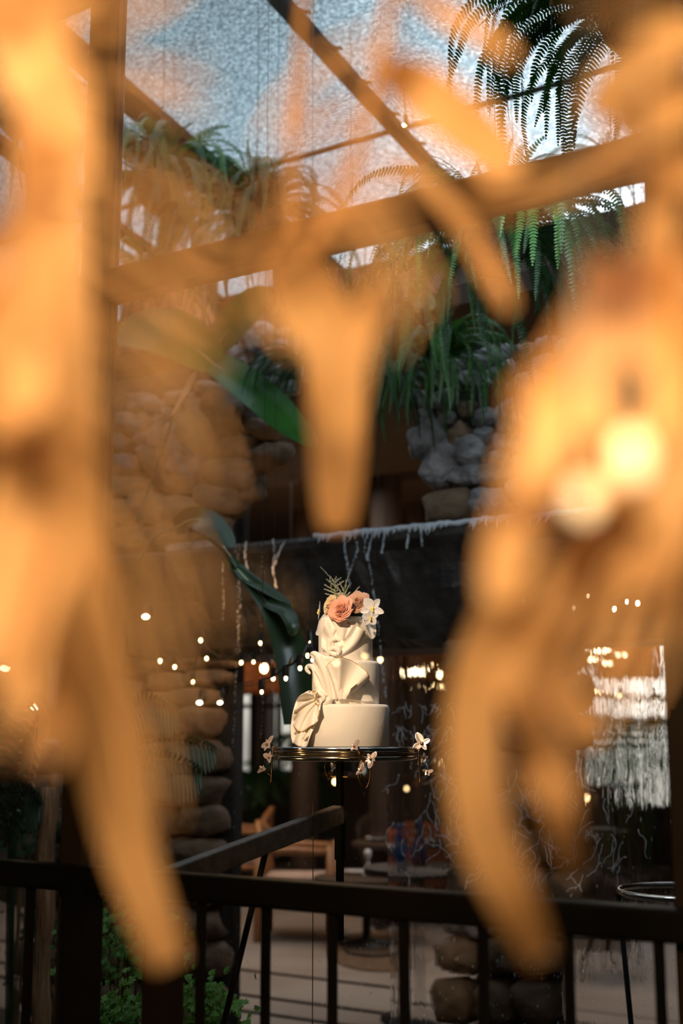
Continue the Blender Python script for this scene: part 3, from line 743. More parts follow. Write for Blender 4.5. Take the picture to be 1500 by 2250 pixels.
palm((60, 1740), (-40, 1600), 3.6, 3.4, 18, .20, M['palm'], 'frond', t)
palm((60, 1740), (110, 1580), 3.6, 3.3, 20, .12, M['amber'], 'frond', t)
palm((30, 1800), (70, 1640), 3.6, 3.4, 18, .16, M['fern2'], 'frond', t)
palm((10, 1860), (90, 1760), 3.6, 3.4, 18, .16, M['fern2'], 'frond', t)
palm((20, 1840), (-30, 1760), 3.6, 3.4, 18, .16, M['fern2'], 'frond', t)
MB().tube(cat([at(40, 1780, Y=3.6), at(25, 1900, Y=3.6), at(20, 2300, Y=3.6)], 8), .016, 8).build('stem', M['fern2'], t)
# log posts
def log(px, w, top, Y, label):
    mb = MB(); a = at(px, top, Y=Y); pts = []; rs = []
    for k in range(30):
        z = a.z*(1-k/29); pts.append((a.x+.008*math.sin(k*.7), a.y, z)); rs.append(w*(1+.14*noise.noise(Vector((k*.5, px, 0)))))
    mb.tube(pts, rs, 14)
    tag(mb.build('log_post', M['log'], smooth=True), label, 'post')
log(104, .030, 1730, 3.5, 'rough brown log post beside the black railing post on the left')
log(118, .018, 1700, 3.56, 'slim bark-covered pole just behind the rough log post')

# low shrubs behind the railing
def shrub(px, py, Y, w, n, label, m='shrub', leafr=.03, lobed=True, seed=3):
    rnd = random.Random(seed); c = at(px, py, Y=Y); t = thing('leafy_shrub', (c.x, c.y, 0), label, 'shrub'); mb = MB()
    for i in range(n):
        q = c+Vector((rnd.gauss(0, w*.5), rnd.gauss(0, w*.25), rnd.gauss(0, w*.3))); 
        nn = Vector((rnd.gauss(0, .6), -1, 1+rnd.gauss(0, .5))).normalized(); u = nn.orthogonal().normalized(); u = Matrix.Rotation(rnd.uniform(0, 6.28), 3, nn) @ u; r = leafr*rnd.uniform(.6, 1.2)
        for k in range(-2, 3):
            d = Matrix.Rotation(k*.55, 3, nn) @ u; l = r*(1-.15*abs(k)); s2 = nn.cross(d)*l*.22; b = q
            j = len(mb.v); mb.v += [b, b+d*l*.5+s2, b+d*l-nn*l*.15, b+d*l*.5-s2]; mb.f.append((j, j+1, j+2, j+3)); mb.m.append(0)
    mb.build('foliage', M[m], t)
    mb = MB()
    for i in range(14):
        q = c+Vector((rnd.gauss(0, w*.4), rnd.gauss(0, w*.2), rnd.gauss(0, w*.2)))
        mb.tube([(c.x+rnd.uniform(-.03, .03), c.y, 0), (c+q)/2*1+Vector((0, 0, -.05)), q], [.004, .003, .0015], 5)
    mb.build('stem', M['log'], t)
shrub(275, 2080, 3.3, .22, 300, 'green shrub with lobed leaves behind the black railing post', seed=1)
shrub(265, 2235, 3.0, .13, 260, 'bright green ferny plant at the bottom edge left of the wooden post', leafr=.026, seed=2)
shrub(440, 2215, 3.4, .16, 300, 'bright green plant at the bottom between wooden post and slanting strut', leafr=.028, seed=5)
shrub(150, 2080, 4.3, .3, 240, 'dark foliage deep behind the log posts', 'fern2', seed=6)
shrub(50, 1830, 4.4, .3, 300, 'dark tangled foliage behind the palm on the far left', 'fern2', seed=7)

# ------------------------------------------------------------------ CAKE
CY = 2.88
AX = at(759, 1600, Y=CY)      # axis of cake
ax, ay = AX.x, AX.y
ZB = at(760, 1643, Y=CY-.11).z
RT = [(.1135, at(760, 1546, Y=CY-.1).z), (.088, at(760, 1449, Y=CY-.08).z), (.0715, at(760, 1352, Y=CY-.07).z)]
cake = thing('wedding_cake', (ax, ay, ZB), 'three-tier white wedding cake with draped fondant, standing on the silver tray', 'cake')
z0 = ZB
def rp(r, z0, z1, e=.009):
    pr = [(.001, z0), (r-.003, z0), (r, z0+.004)]
    for k in range(7):
        a = math.pi/2*k/6; pr.append((r-e+e*math.cos(a), z1-e+e*math.sin(a)))
    pr += [(r*.5, z1+.0005), (.001, z1)]
    return pr
for r, z1 in RT:
    prof = []
    raw = rp(r, z0, z1)
    MB().lathe((ax, ay, 0), raw, 96).build('cake_tier', M['fondant'], cake, smooth=True)
    z0 = z1-.001
def K(px, py, r, off=0):
    """point over the cake's side seen in this direction, wrapped round radius r"""
    d = ray(px, py); o = Vector((-ax, -ay)); dd = Vector((d.x, d.y)); rr = r+off
    A = dd.dot(dd); B = 2*o.dot(dd); C_ = o.dot(o)-rr*rr; D = B*B-4*A*C_
    t = (-B-math.sqrt(D))/(2*A) if D > 0 else -B/(2*A)
    return CAMP+d*t
def fan(name, knots, bound, r0, r1, folds, amp, n=70, mt=14, m='fondantfold', edge=True, curve=0, ph=0, lift=.004, base=.003):
    """fabric-like fondant fan: pleats run from the knot to the free edge"""
    kn = cat([(x, y, 0) for x, y in knots], n) if len(knots) > 1 else [Vector((knots[0][0], knots[0][1], 0))]*n
    bd = cat([(x, y, 0) for x, y in bound], n); rows = []; eg = []
    for i in range(n):
        s = i/(n-1); row = []
        for j in range(mt):
            t = j/(mt-1); q = kn[i].lerp(bd[i], t)
            dirv = (bd[i]-kn[i]); q = q+Vector((-dirv.y, dirv.x, 0))*curve*math.sin(math.pi*t)*.5
            f = .5+.5*math.sin(folds*2*math.pi*s+ph+.8*math.sin(3*s+t))
            off = base+amp*(.25+.75*t**.7)*f**1.3+lift*t*t
            rr = r0+(r1-r0)*t
            row.append(K(q.x, q.y, rr, off))
        rows.append(row); eg.append(row[-1])
    mb = MB().grid(rows); o = mb.build(name, M[m], cake, smooth=True, solid=.0032, sub=1)
    if edge: MB().tube(eg, .0009, 6).build('gilded_edge', M['gold'], o, smooth=True)
    return o
def roll(name, pts, rad, r, off, m='fondantfold', flat=.7, n=26):
    """soft rolled fold; pts px, rad in px per point"""
    c = cat([(x, y, w) for (x, y), w in zip(pts, rad)], n)
    P_ = [K(q.x, q.y, r, off-q.z*.0012*.62) for q in c]
    return MB().tube(P_, [max(.0012, q.z*.0012) for q in c], 12, flat=1).build(name, M[m], cake, smooth=True, sub=1)
# lower cape
fan('draped_fold', [(703, 1532), (706, 1538)], [(672, 1521), (655, 1532), (645, 1556), (639, 1590), (639, 1622), (648, 1636), (662, 1642), (674, 1641), (680, 1622), (690, 1600), (698, 1578), (702, 1556)], .100, .117, 4.5, .013, edge=False, curve=.10, lift=.006)
fan('draped_fold', [(700, 1535), (708, 1540)], [(648, 1560), (643, 1590), (660, 1608), (682, 1596), (698, 1584), (702, 1560)], .108, .122, 3.2, .012, curve=.15, edge=True, lift=.004, ph=1)
fan('draped_fold', [(668, 1580), (680, 1590)], [(641, 1610), (642, 1632), (655, 1634), (668, 1628), (676, 1618)], .112, .120, 2.5, .010, edge=False, curve=-.2, lift=.002)
# knot one
for k, (pl, rd, of) in enumerate([([(688, 1525), (695, 1519), (704, 1524), (707, 1534), (700, 1545)], [3, 5, 6, 6, 3], .012), ([(700, 1540), (694, 1533), (698, 1525), (708, 1527), (711, 1536), (705, 1542)], [3, 4, 5, 5, 5, 2], .020),
    ([(672, 1523), (682, 1522), (692, 1527)], [3, 5, 4], .012), ([(697, 1552), (712, 1549), (722, 1540), (728, 1533)], [3, 7, 9, 6], .012)]):
    roll('rolled_fold', pl, rd, .098, of)
mbk = MB(); mbk.tube([K(x, y, .098, .026) for x, y in [(674, 1527), (682, 1518), (692, 1520), (694, 1530), (690, 1541), (698, 1550), (702, 1546)]], .0013, 6); 
mbk.tube([K(x, y, .098, .028) for x, y in [(686, 1522), (695, 1516), (697, 1524), (694, 1532), (699, 1540)]], .0011, 6); mbk.build('gilded_edge', M['gold'], cake, smooth=True)
# middle tier: ribbons to the left
roll('rolled_fold', [(690, 1446), (685, 1439), (690, 1436), (700, 1442), (714, 1448), (734, 1448)], [3, 5, 6, 8, 8, 5], .088, .008)
fan('draped_fold', [(716, 1536), (740, 1538)], [(690, 1474), (694, 1460), (690, 1446), (704, 1440), (722, 1444), (740, 1446)], .088, .090, 2.4, .012, edge=False, curve=.10, lift=.004)
roll('rolled_fold', [(681, 1480), (674, 1472), (676, 1464), (688, 1466), (694, 1478), (697, 1496), (704, 1515), (716, 1534)], [3, 5, 5, 7, 8, 9, 10, 8], .088, .012)
roll('rolled_fold', [(704, 1450), (712, 1474), (718, 1500), (722, 1520), (726, 1540)], [8, 12, 13, 12, 8], .088, -.004)
roll('rolled_fold', [(720, 1462), (726, 1484), (732, 1508), (736, 1528)], [8, 11, 10, 6], .088, -.002)
roll('rolled_fold', [(697, 1470), (706, 1490), (714, 1512), (722, 1532)], [8, 11, 10, 6], .088, -.003)
# big flared collar on the middle tier
fan('flared_fold', [(738, 1534), (758, 1536)], [(716, 1466), (722, 1458), (736, 1448), (750, 1445), (772, 1452), (790, 1464), (805, 1477), (811, 1490), (800, 1497), (784, 1503), (770, 1514)], .090, .094, 3.0, .022, lift=.014, curve=.06, ph=2.2, n=90)
roll('rolled_fold', [(745, 1452), (744, 1476), (742, 1500), (746, 1522), (750, 1538)], [4, 8, 9, 9, 6], .090, .012)
roll('rolled_fold', [(800, 1492), (782, 1498), (768, 1508), (760, 1524), (756, 1538)], [2, 4, 6, 7, 6], .090, .012)
fan('draped_fold', [(760, 1538), (800, 1541)], [(770, 1505), (795, 1508), (812, 1525), (820, 1541)], .088, .089, 1.2, .004, edge=False, lift=0, base=.001)
# top tier cloak
fan('draped_fold', [(722, 1442), (745, 1442)], [(706, 1425), (706, 1400), (712, 1375), (720, 1356), (742, 1356), (765, 1360), (785, 1375), (803, 1386)], .0715, .0725, 3.6, .011, edge=False, curve=.22, lift=.003, n=90, mt=18)
fan('draped_fold', [(745, 1405), (758, 1408)], [(726, 1360), (748, 1360), (770, 1362), (782, 1366), (800, 1386)], .073, .074, 1.8, .008, edge=False, curve=.12, lift=.002)
roll('rolled_fold', [(722, 1350), (727, 1370), (720, 1392), (713, 1412), (716, 1432), (724, 1444)], [5, 7, 8, 7, 6, 3], .072, .004)
roll('rolled_fold', [(750, 1366), (736, 1382), (727, 1398), (722, 1418), (726, 1436)], [3, 6, 7, 6, 4], .072, .009)
roll('rolled_fold', [(748, 1408), (738, 1404), (728, 1408), (723, 1420), (728, 1434), (740, 1438), (747, 1432)], [3, 5, 6, 6, 6, 6, 3], .073, .012)
roll('rolled_fold', [(775, 1372), (764, 1388), (750, 1398), (738, 1404)], [3, 5, 6, 4], .072, .006)
roll('rolled_fold', [(724, 1428), (735, 1424), (744, 1430), (740, 1440)], [3, 6, 7, 4], .073, .016)
fan('draped_fold', [(802, 1362), (818, 1362)], [(796, 1360), (806, 1385), (816, 1405), (826, 1395), (824, 1370)], .070, .075, 1.6, .006, edge=False, lift=.003)
for pl in ([(781, 1366), (786, 1376), (794, 1384), (801, 1388)], [(760, 1366), (768, 1370), (773, 1374)]):
    MB().tube([K(q.x, q.y, .074, .008) for q in cat([(a_, b_, 0) for a_, b_ in pl], 10)], [.0008, .002, .003, .003, .0026, .0022, .003, .0034, .0025, .001], 7).build('gilded_edge', M['gold'], cake, smooth=True)

# ------------------------------------------------------------------ flowers on top
GF = 'flowers on top of the cake'
def topt(px, py, dy=0): return at(px, py, Y=CY+dy)
def rose(px, py, dy, rad, label, m, seed, layers=6, face=(0, -1, .35)):
    rnd = random.Random(seed); c = topt(px, py, dy); t = thing('rose', c, label, 'flower', GF)
    z = Vector(face).normalized(); x = z.cross(Vector((0, 0, 1))).normalized(); y = z.cross(x)
    def T(v): return c + x*v[0] + y*v[1] + z*v[2]
    MB().ball(T((0, 0, -rad*.45)), rad*.3, n=8).build('sepal_base', M['fern'], t, smooth=True)
    for l in range(layers):
        f = (l+1)/layers; k = 3+(l > 1)+(l > 3)+(l > 4); R0 = rad*(.16+.84*f**1.1)
        for j in range(k):
            a0 = 2*math.pi*j/k+l*1.1+rnd.uniform(-.2, .2); wa = math.pi/k*1.35; rows = []
            hgt = rad*(.50-.34*f)*rnd.uniform(.85, 1.15)
            for iu in range(9):
                u = -1+2*iu/8; r = []
                for iv in range(8):
                    v = iv/7; ed = 1-.22*abs(u)**3
                    rr = R0*(.25+.75*math.sin(v*1.35))*(1+.07*math.sin(u*5+l))*(1+.10*u) + rad*.26*f*max(0, v-.6)**1.5*3
                    zz = -rad*.5+(hgt+rad*.5)*v**.85*ed - rad*.20*f*max(0, v-.75)*2
                    a = a0+u*wa*(.35+.65*math.sin(min(1, v*1.3)*1.57))
                    r.append(T((rr*math.cos(a), rr*math.sin(a), zz)))
                rows.append(r)
            MB().grid(rows).build('petal', M[m], t, smooth=True, solid=.0007)
    return t
rose(748, 1338, -.085, .031, 'open peach garden rose at the front of the cake top', 'peach', 1, layers=8)
rose(786, 1323, -.045, .028, 'dusty tan rose on the right of the peach rose', 'dusty', 2, layers=8, face=(.35, -1, .55))
rose(724, 1327, -.06, .022, 'cream ruffled flower on the left of the peach rose', 'cream', 3, layers=5, face=(-.5, -1, .4))
rose(738, 1316, -.02, .022, 'cream ruffled flower behind the peach rose', 'cream', 4, layers=5, face=(-.2, -1, 1))
def petalmb(c, d, nrm, l, w, cup=.2, n=8):
    mb = MB(); rows = []; d = d.normalized(); s = d.cross(nrm).normalized()
    for i in range(n):
        f = i/(n-1); ww = w*math.sin(math.pi*min(.97, .06+.94*f))**.6; r = []
        for j in range(5):
            u = -1+j/2; r.append(c+d*l*f+s*u*ww*.5+nrm*(cup*l*(f*f*.5)+abs(u)*ww*.12))
        rows.append(r)
    return mb.grid(rows)
def orchid(px, py, dy, sz, label, face, rot=0, name='orchid', m='orchid', parent=None, heart='yellow', petals=5, thick=.0008, c=None):
    c = topt(px, py, dy) if c is None else c
    t = thing(name, c, label, 'flower', GF) if parent is None else parent
    z = Vector(face).normalized(); x = z.cross(Vector((0, 0, 1))).normalized(); y = z.cross(x)
    for k in range(petals):
        a = rot+2*math.pi*k/petals; d = x*math.cos(a)+y*math.sin(a)
        petalmb(c, d, z, sz, sz*(.95 if k in (1, 4) else .62), .22).build('petal', M[m], t, smooth=True, solid=thick, sub=1)
    mb = MB().ball(c+z*sz*.12, sz*.16, n=8); mb.tube([c, c+z*sz*.25-y*0+Vector((0, 0, -sz*.25)), c+z*sz*.2+Vector((0, 0, -sz*.45))], [sz*.1, sz*.12, sz*.03], 8)
    mb.build('flower_lip', M[heart], t, smooth=True)
    return t
orchid(817, 1338, -.04, .032, 'white orchid at the right edge of the cake top', (.85, -1, .1), .3)
orchid(813, 1357, -.05, .022, 'small white orchid bloom tucked under the right orchid', (.9, -1, -.3), 1.0)
orchid(703, 1342, -.05, .026, 'white orchid at the left edge of the cake top', (-1, -.7, .1), .8)
t = thing('drooping_petal', topt(708, 1365, -.03), 'long pale petal drooping down the left of the top tier', 'flower', GF)
mb = MB(); blade(mb, [topt(715, 1350, -.06), topt(708, 1368, -.055), topt(703, 1385, -.05), topt(694, 1395, -.05)], .020, VD, 12, .3); mb.build('petal', M['orchid'], t, smooth=True)
# hidden greenery mound that carries the flowers
mb = MB()
for k in range(26):
    a = random.uniform(0, 6.28); r = random.uniform(.01, .05); p = Vector((ax+r*math.cos(a), ay+r*math.sin(a), RT[2][1]+random.uniform(.0, .01)))
    blade(mb, [p, p+Vector((math.cos(a)*.02, math.sin(a)*.02, .018)), p+Vector((math.cos(a)*.04, math.sin(a)*.04, .012))], .014, Vector((0, 0, 1)), 6)
mb.ball((ax, ay, RT[2][1]+.008), .045, .045, .022, n=14)
tag(mb.build('flower_foliage', M['fern2'], smooth=True), 'small dark green leaves bedding the flowers on the cake top', 'foliage', GF)
# astilbe
def plume(mb, a, b, l, rnd):
    d = (b-a); n = max(4, int(d.length/.0022))
    mb.tube([a, a.lerp(b, .5)+Vector((0, 0, -.001)), b], [.0007, .0006, .0003], 4)
    for i in range(n):
        f = i/n; q = a.lerp(b, f); w = l*(1-f*.7)
        for k in range(3):
            e = Vector((rnd.uniform(-1, 1), rnd.uniform(-1, 1), rnd.uniform(-1, 1)))*w
            s = .0011*rnd.uniform(.7, 1.3); mb.ball(q+e, s, n=4)
def astilbe(stem, branches, label, seed, dy=-.03):
    rnd = random.Random(seed); t = thing('astilbe_sprig', topt(*stem[0], dy), label, 'flower', GF)
    pts = [topt(x, y, dy) for x, y in stem]; MB().tube(pts, [.0014]*len(pts), 6).build('stem', M['shrub'], t)
    for (x0, y0, x1, y1) in branches:
        mb = MB(); plume(mb, topt(x0, y0, dy), topt(x1, y1, dy+rnd.uniform(-.02, .02)), .0030, rnd); mb.build('plume', M['astilbe'], t)
astilbe([(742, 1325), (735, 1290), (728, 1275)], [(733, 1276, 702, 1244), (738, 1290, 716, 1272), (738, 1300, 712, 1284), (740, 1305, 711, 1294), (742, 1312, 713, 1304), (742, 1316, 716, 1314), (736, 1280, 750, 1268), (738, 1288, 756, 1276), (736, 1275, 739, 1266), (728, 1290, 724, 1268), (742, 1296, 730, 1272)],
        'tall pale green astilbe plume leaning left above the roses', 1)
astilbe([(752, 1325), (756, 1300), (760, 1285)], [(758, 1288, 767, 1260), (758, 1294, 760, 1272), (756, 1300, 745, 1278), (756, 1306, 768, 1284), (754, 1310, 740, 1288), (755, 1315, 770, 1300), (752, 1318, 762, 1306)],
        'upright pale astilbe plume above the peach rose', 2, -.02)
astilbe([(765, 1325), (770, 1312), (774, 1306)], [(772, 1308, 790, 1288), (768, 1314, 782, 1302), (768, 1318, 776, 1310)], 'short astilbe sprig pointing right beside the tan rose', 3, -.02)

# ------------------------------------------------------------------ silver stand
std = thing('cake_stand', (ax, ay, ZB-.04), 'round silver tray with metal orchid branches holding the cake', 'cake stand')
rt = .187
zt2 = ZB
MB().lathe((ax, ay, 0), [(.001, zt2-.006), (rt-.004, zt2-.006), (rt, zt2-.003), (rt-.001, zt2+.000), (.001, zt2-.0005)], 96).build('tray_top', M['silver'], std, smooth=True)
mb = MB().lathe((ax, ay, 0), [(rt-.012, zt2-.004), (rt-.002, zt2-.006), (rt+.002, zt2-.010), (rt, zt2-.014), (rt-.008, zt2-.016), (rt-.006, zt2-.019), (rt+.001, zt2-.021), (rt+.003, zt2-.026), (rt, zt2-.031), (rt-.012, zt2-.033), (.001, zt2-.033)], 96)
mb.build('tray_rim', M['rimsheen'], std, smooth=True)
MB().lathe((ax, ay, 0), [(rt-.002, zt2+.001), (rt+.003, zt2-.001), (rt+.002, zt2-.004), (rt-.004, zt2-.004)], 96).build('tray_lip', M['gwhite'], std, smooth=True)
def RIM(px, py, off=.008):
    return K(px, py, rt, off)
def orn(branches, flowers, loops=(), back=False):
    def Q(x, y, o=.008):
        if not back: return RIM(x, y, o)
        d = ray(x, y); return at(x, y, Y=CY+.17)
    mb = MB()
    for br, w in branches: mb.tube([Q(q.x, q.y, .010) for q in cat([(x, y, 0) for x, y in br], 14)], [w*(.8+.3*math.sin(k*1.7)) for k in range(14)], 7)
    for lp, w in loops: mb.tube([Q(q.x, q.y, .010) for q in cat([(x, y, 0) for x, y in lp], 24)], w, 7)
    o = mb.build('metal_branch', M['brass'], std, smooth=True)
    for x, y, s, fx, rot, n in flowers:
        c = Q(x, y, .016)
        for k in range(n):
            z = Vector((fx, -1, .3)).normalized(); xx = z.cross(Vector((0, 0, 1))).normalized(); yy = z.cross(xx)
            a = rot+2*math.pi*k/n; d = xx*math.cos(a)+yy*math.sin(a)
            sc_ = s*(.85, 1.25, .6, 1.1, .75)[(k+int(x)) % 5]; petalmb(c, d, z, sc_, sc_*.66, (.15, .5, .3)[k % 3], 7).build('metal_petal', M['petalmetal'], o, smooth=True, solid=.0012, sub=1)
        MB().ball(c+Vector((0, -.003, 0)), s*.2, n=8).build('flower_centre', M['brass'], o, smooth=True)
orn([([(600, 1640), (598, 1665), (597, 1695), (595, 1722)], .0022), ([(596, 1706), (586, 1698), (576, 1692)], .0014), ([(600, 1650), (592, 1640), (588, 1628)], .0016)],
    [(588, 1636, .024, -.4, .2, 5), (592, 1664, .018, -.3, 1.0, 5), (576, 1690, .014, -.2, .6, 5)])
orn([([(786, 1640), (790, 1655), (800, 1668), (812, 1668)], .0034), ([(797, 1660), (800, 1675), (792, 1690)], .0024), ([(792, 1682), (808, 1680)], .002)],
    [(779, 1640, .018, 0, .9, 4), (815, 1668, .020, .2, .3, 5), (793, 1692, .015, 0, .8, 5)],
    [([(795, 1670), (787, 1690), (789, 1712), (801, 1734), (811, 1716), (813, 1690), (808, 1676)], .0024), ([(793, 1700), (803, 1722)], .002)])
orn([([(920, 1645), (920, 1672), (922, 1700), (922, 1722)], .0026), ([(922, 1712), (932, 1704), (938, 1698)], .0014), ([(920, 1660), (930, 1662), (934, 1664)], .0014)],
    [(928, 1634, .026, .5, .5, 4), (932, 1664, .014, .3, .1, 4), (939, 1697, .013, .2, .9, 5)])
orn([([(717, 1670), (713, 1690), (722, 1715)], .002), ([(735, 1670), (732, 1690), (722, 1715)], .002), ([(718, 1705), (732, 1686)], .0015)], [(732, 1686, .012, 0, .3, 5)], back=True)
# pole, timber arm and strut
hold = thing('cake_support', at(745, 2060, Y=CY), 'black pole on a slanting grey timber arm that carries the cake stand', 'support')
pt = at(748, 1668, Y=CY); pb = at(743, 2066, Y=CY)
MB().box((pt.x-.002, CY, (pt.z+pb.z)/2), (.0155, .0155, pt.z-pb.z)).build('pole', M['matteblack'], hold, bevel=.001)
MB().box((pt.x-.002, CY, (at(745, 1800, Y=CY).z+at(744, 1890, Y=CY).z)/2), (.021, .021, .10)).build('clamp', M['matteblack'], hold, bevel=.001)
MB().box((pt.x-.002, CY, pt.z-.045), (.05, .006, .003)).build('cross_pin', M['brass'], hold)
a = at(360, 1936, Y=YR+.05); b_ = at(745, 1789, Y=CY-.01)
MB().beam(a, b_, .03, .048).build('timber_arm', M['greytimber'], hold, bevel=.004)
a = at(586, 1862, Y=2.56); b_ = at(488, 2262, Y=2.5)
b_ = a+(b_-a)*(a.z/(a.z-b_.z))
MB().tube([a, b_], .0075, 8).build('strut', M['black'], hold)
MB().tube([at(688, 1760, Y=2.7), at(688, 1760, Y=2.7)*1+Vector((0, 0, -at(688, 1760, Y=2.7).z))], .0012, 5).build('guy_wire', M['wire'], hold)

# ------------------------------------------------------------------ DINING ROOM beyond the opening
# rear wall with openings to the garden
YB = 13.0
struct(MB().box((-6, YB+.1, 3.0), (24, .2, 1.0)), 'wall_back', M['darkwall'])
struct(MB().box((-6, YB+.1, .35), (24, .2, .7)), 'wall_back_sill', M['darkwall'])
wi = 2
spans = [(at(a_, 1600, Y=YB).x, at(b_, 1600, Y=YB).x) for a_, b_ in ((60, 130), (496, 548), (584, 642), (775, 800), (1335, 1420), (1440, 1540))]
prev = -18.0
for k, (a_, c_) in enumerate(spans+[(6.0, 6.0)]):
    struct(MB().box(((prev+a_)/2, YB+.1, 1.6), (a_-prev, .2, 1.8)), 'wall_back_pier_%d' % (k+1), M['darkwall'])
    if a_ < c_:
        mb = MB().box(((a_+c_)/2, YB, 1.6), (.05, .06, 1.8)).box(((a_+c_)/2, YB, 1.75), (c_-a_, .05, .05)).box(((a_+c_)/2, YB, .72), (c_-a_, .1, .05)).box(((a_+c_)/2, YB, 2.48), (c_-a_, .1, .05))
        struct(mb, 'window_%d' % wi, M['darkwood']); wi += 1
    prev = c_
struct(MB().box((-6, 18, -.3), (30, 9.5, .1)), 'ground_outside', M['ground'])
struct(MB().box((-6, 16.6, 1.2), (30, .2, 3.2)), 'wall_pale_backdrop', M['plaster'])  # pale wall added so the back windows look bright
light('AREA', 'garden_fill', (-6.5, 14.4, 5.0), 2700, (.80, .92, 1.0), (-6.5, 15.6, 0), 9, sizey=1.5)  # added area light that brightens the pale wall and bushes outside
rnd = random.Random(5)
for k, x in enumerate([at(p_, 1600, Y=14.6).x for p_ in (95, 560, 785, 1440)]):
    t = thing('garden_bush', (x, 14.6, -.25), ('round garden bush seen through the back window, number %s from the left' % ('first second third last'.split()[k])), 'bush', 'bushes outside the back windows')
    mb = MB()
    for i in range(420):
        q = Vector((x+rnd.gauss(0, .28), 14.6+rnd.gauss(0, .2), -.2+abs(rnd.gauss(0, .42)))); nn = Vector((rnd.gauss(0, 1), rnd.gauss(0, 1)-.5, rnd.gauss(0, 1)+.5)).normalized(); u = nn.orthogonal()*.09; w = nn.cross(u)*.5
        mb.quad(q-u, q+w, q+u, q-w)
    mb.build('foliage', M['shrub'], t); MB().tube([(x, 14.6, -.25), (x+.05, 14.6, .9)], .04, 8).build('trunk', M['log'], t)
# steps in the floor
for k, (yy, h) in enumerate(((2126, .012), (2180, .012), (2215, .014))):
    p = at(480, yy, Z=.0)
    struct(MB().box((-6, p.y, .004), (24, .035, .01)), 'trim_%d' % (20+k), M['darkwood'])
# rug
c = at(838, 2088, Z=0)
mb = MB(); vd = Vector((ray(838, 2088).x, ray(838, 2088).y, 0)).normalized(); sd = Vector((vd.y, -vd.x, 0))
n = 72; L0 = len(mb.v)
for rr in (.0, .25, .5, .75, .97, 1.0, 1.0):
    for j in range(n):
        a = 6.2832*j/n; z = .012 if len(mb.v)-L0 < n*5 else (.010 if len(mb.v)-L0 < n*6 else 0.001)
        mb.v.append(Vector((c.x, c.y, 0))+sd*math.cos(a)*.36*rr+vd*math.sin(a)*.80*rr+Vector((0, 0, z+.002*math.sin(rr*60))))
for i in range(6):
    for j in range(n): mb.f.append((i*n+j, i*n+(j+1) % n, (i+1)*n+(j+1) % n, (i+1)*n+j)); mb.m.append(0)
tag(mb.build('woven_rug', M['rug']), 'dark woven oval rug lying on the pale dining floor', 'rug')
c2 = c+Vector((0, -.1, 0))
tag(MB().tube([c2+sd*math.cos(a*.35)*.19+vd*math.sin(a*.35)*.25+Vector((0, 0, .02)) for a in range(19)], .010, 6).build('basket_hoop', M['darkwood']), 'dark ring lying on the woven rug', 'hoop')

def chairwood(o, ang, label, m='wood', cush='cushion', w=.54, d=.50, arm=.60, seat=.40, back=.80, round_back=True, group=None):
    """armchair: log legs, arms, cushion, curved back"""
    t = thing('wooden_armchair', o, label, 'chair', group); o = Vector(o); t.rotation_euler = (0, 0, ang)
    def B(): return MB()
    O = o
    for sx in (-1, 1):
        B().tube([O+Vector((sx*w/2, -d/2, 0)), O+Vector((sx*w/2, -d/2, arm+.04))], .032, 12).build('leg', M[m], t, smooth=True)
        B().tube([O+Vector((sx*w/2, d/2, 0)), O+Vector((sx*w/2, d/2, arm+.02))], .032, 12).build('leg', M[m], t, smooth=True)
        B().tube([O+Vector((sx*w/2, -d/2, arm)), O+Vector((sx*w/2, 0, arm+.01)), O+Vector((sx*w/2, d/2, arm))], .026, 10).build('armrest', M[m], t, smooth=True)
        B().tube([O+Vector((sx*w/2, -d/2, seat-.08)), O+Vector((sx*w/2, d/2, seat-.08))], .02, 8).build('side_rail', M[m], t, smooth=True)
    for sy in (-1, 1): B().tube([O+Vector((-w/2, sy*d/2, seat-.08)), O+Vector((w/2, sy*d/2, seat-.08))], .022, 8).build('seat_rail', M[m], t, smooth=True)
    B().box(O+Vector((0, 0, seat-.02)), (w-.08, d-.02, .10)).build('seat_cushion', M[cush], t, bevel=.03)
    rows = []
    for i in range(8):
        r = []
        for j in range(11):
            u = -1+j/5; r.append(O+Vector((u*w/2*.98, d/2+.02-.05*u*u+.02*i/7, seat+(back-seat)*i/7*(1-.22*u*u))))
        rows.append(r)
    B().grid(rows).build('backrest', M[m], t, smooth=True, solid=.035)
    return t
cp = at(655, 2058, Z=0)
chairwood(cp, R(118), 'brown wooden armchair with pale cushion standing left of the black pole')
cp = at(520, 1985, Z=0)
chairwood(cp, R(-60), 'wooden armchair behind the timber arm with a pale rounded back', cush='cushion', m='wood')
def roundtable(o, r, h, label, m='darkwood'):
    t = thing('round_table', o, label, 'table'); o = Vector(o)
    MB().lathe(o, [(.001, h-.03), (r, h-.03), (r, h), (.001, h)], 40).build('tabletop', M[m], t)
    MB().lathe(o, [(.001, 0), (.2, 0), (.2, .02), (.03, .05), (.03, h-.03), (.001, h-.03)], 20).build('pedestal', M['black'], t, smooth=True)
    return t
tp = at(805, 1926, Z=.45); tp.z = 0
roundtable(tp, .36, .45, 'dark round table under the candlestick right of the black pole')
tb = tp+Vector((0, 0, .74)); tc2 = Vector(at(808, 1922, Z=.455))
def candlestick(o, label, s=1):
    t = thing('candlestick', o, label, 'candlestick'); o = Vector(o)
    MB().lathe(o, [(.001, 0), (.055*s, 0), (.05*s, .012*s), (.015*s, .03*s), (.012*s, .06*s), (.022*s, .075*s), (.012*s, .09*s), (.010*s, .14*s), (.028*s, .155*s), (.001, .155*s)], 20).build('stem', M['white'], t, smooth=True)
    MB().lathe(o, [(.001, .155*s), (.030*s, .155*s), (.034*s, .20*s), (.020*s, .225*s), (.001, .225*s)], 16).build('candle_cup', M['white'], t, smooth=True)
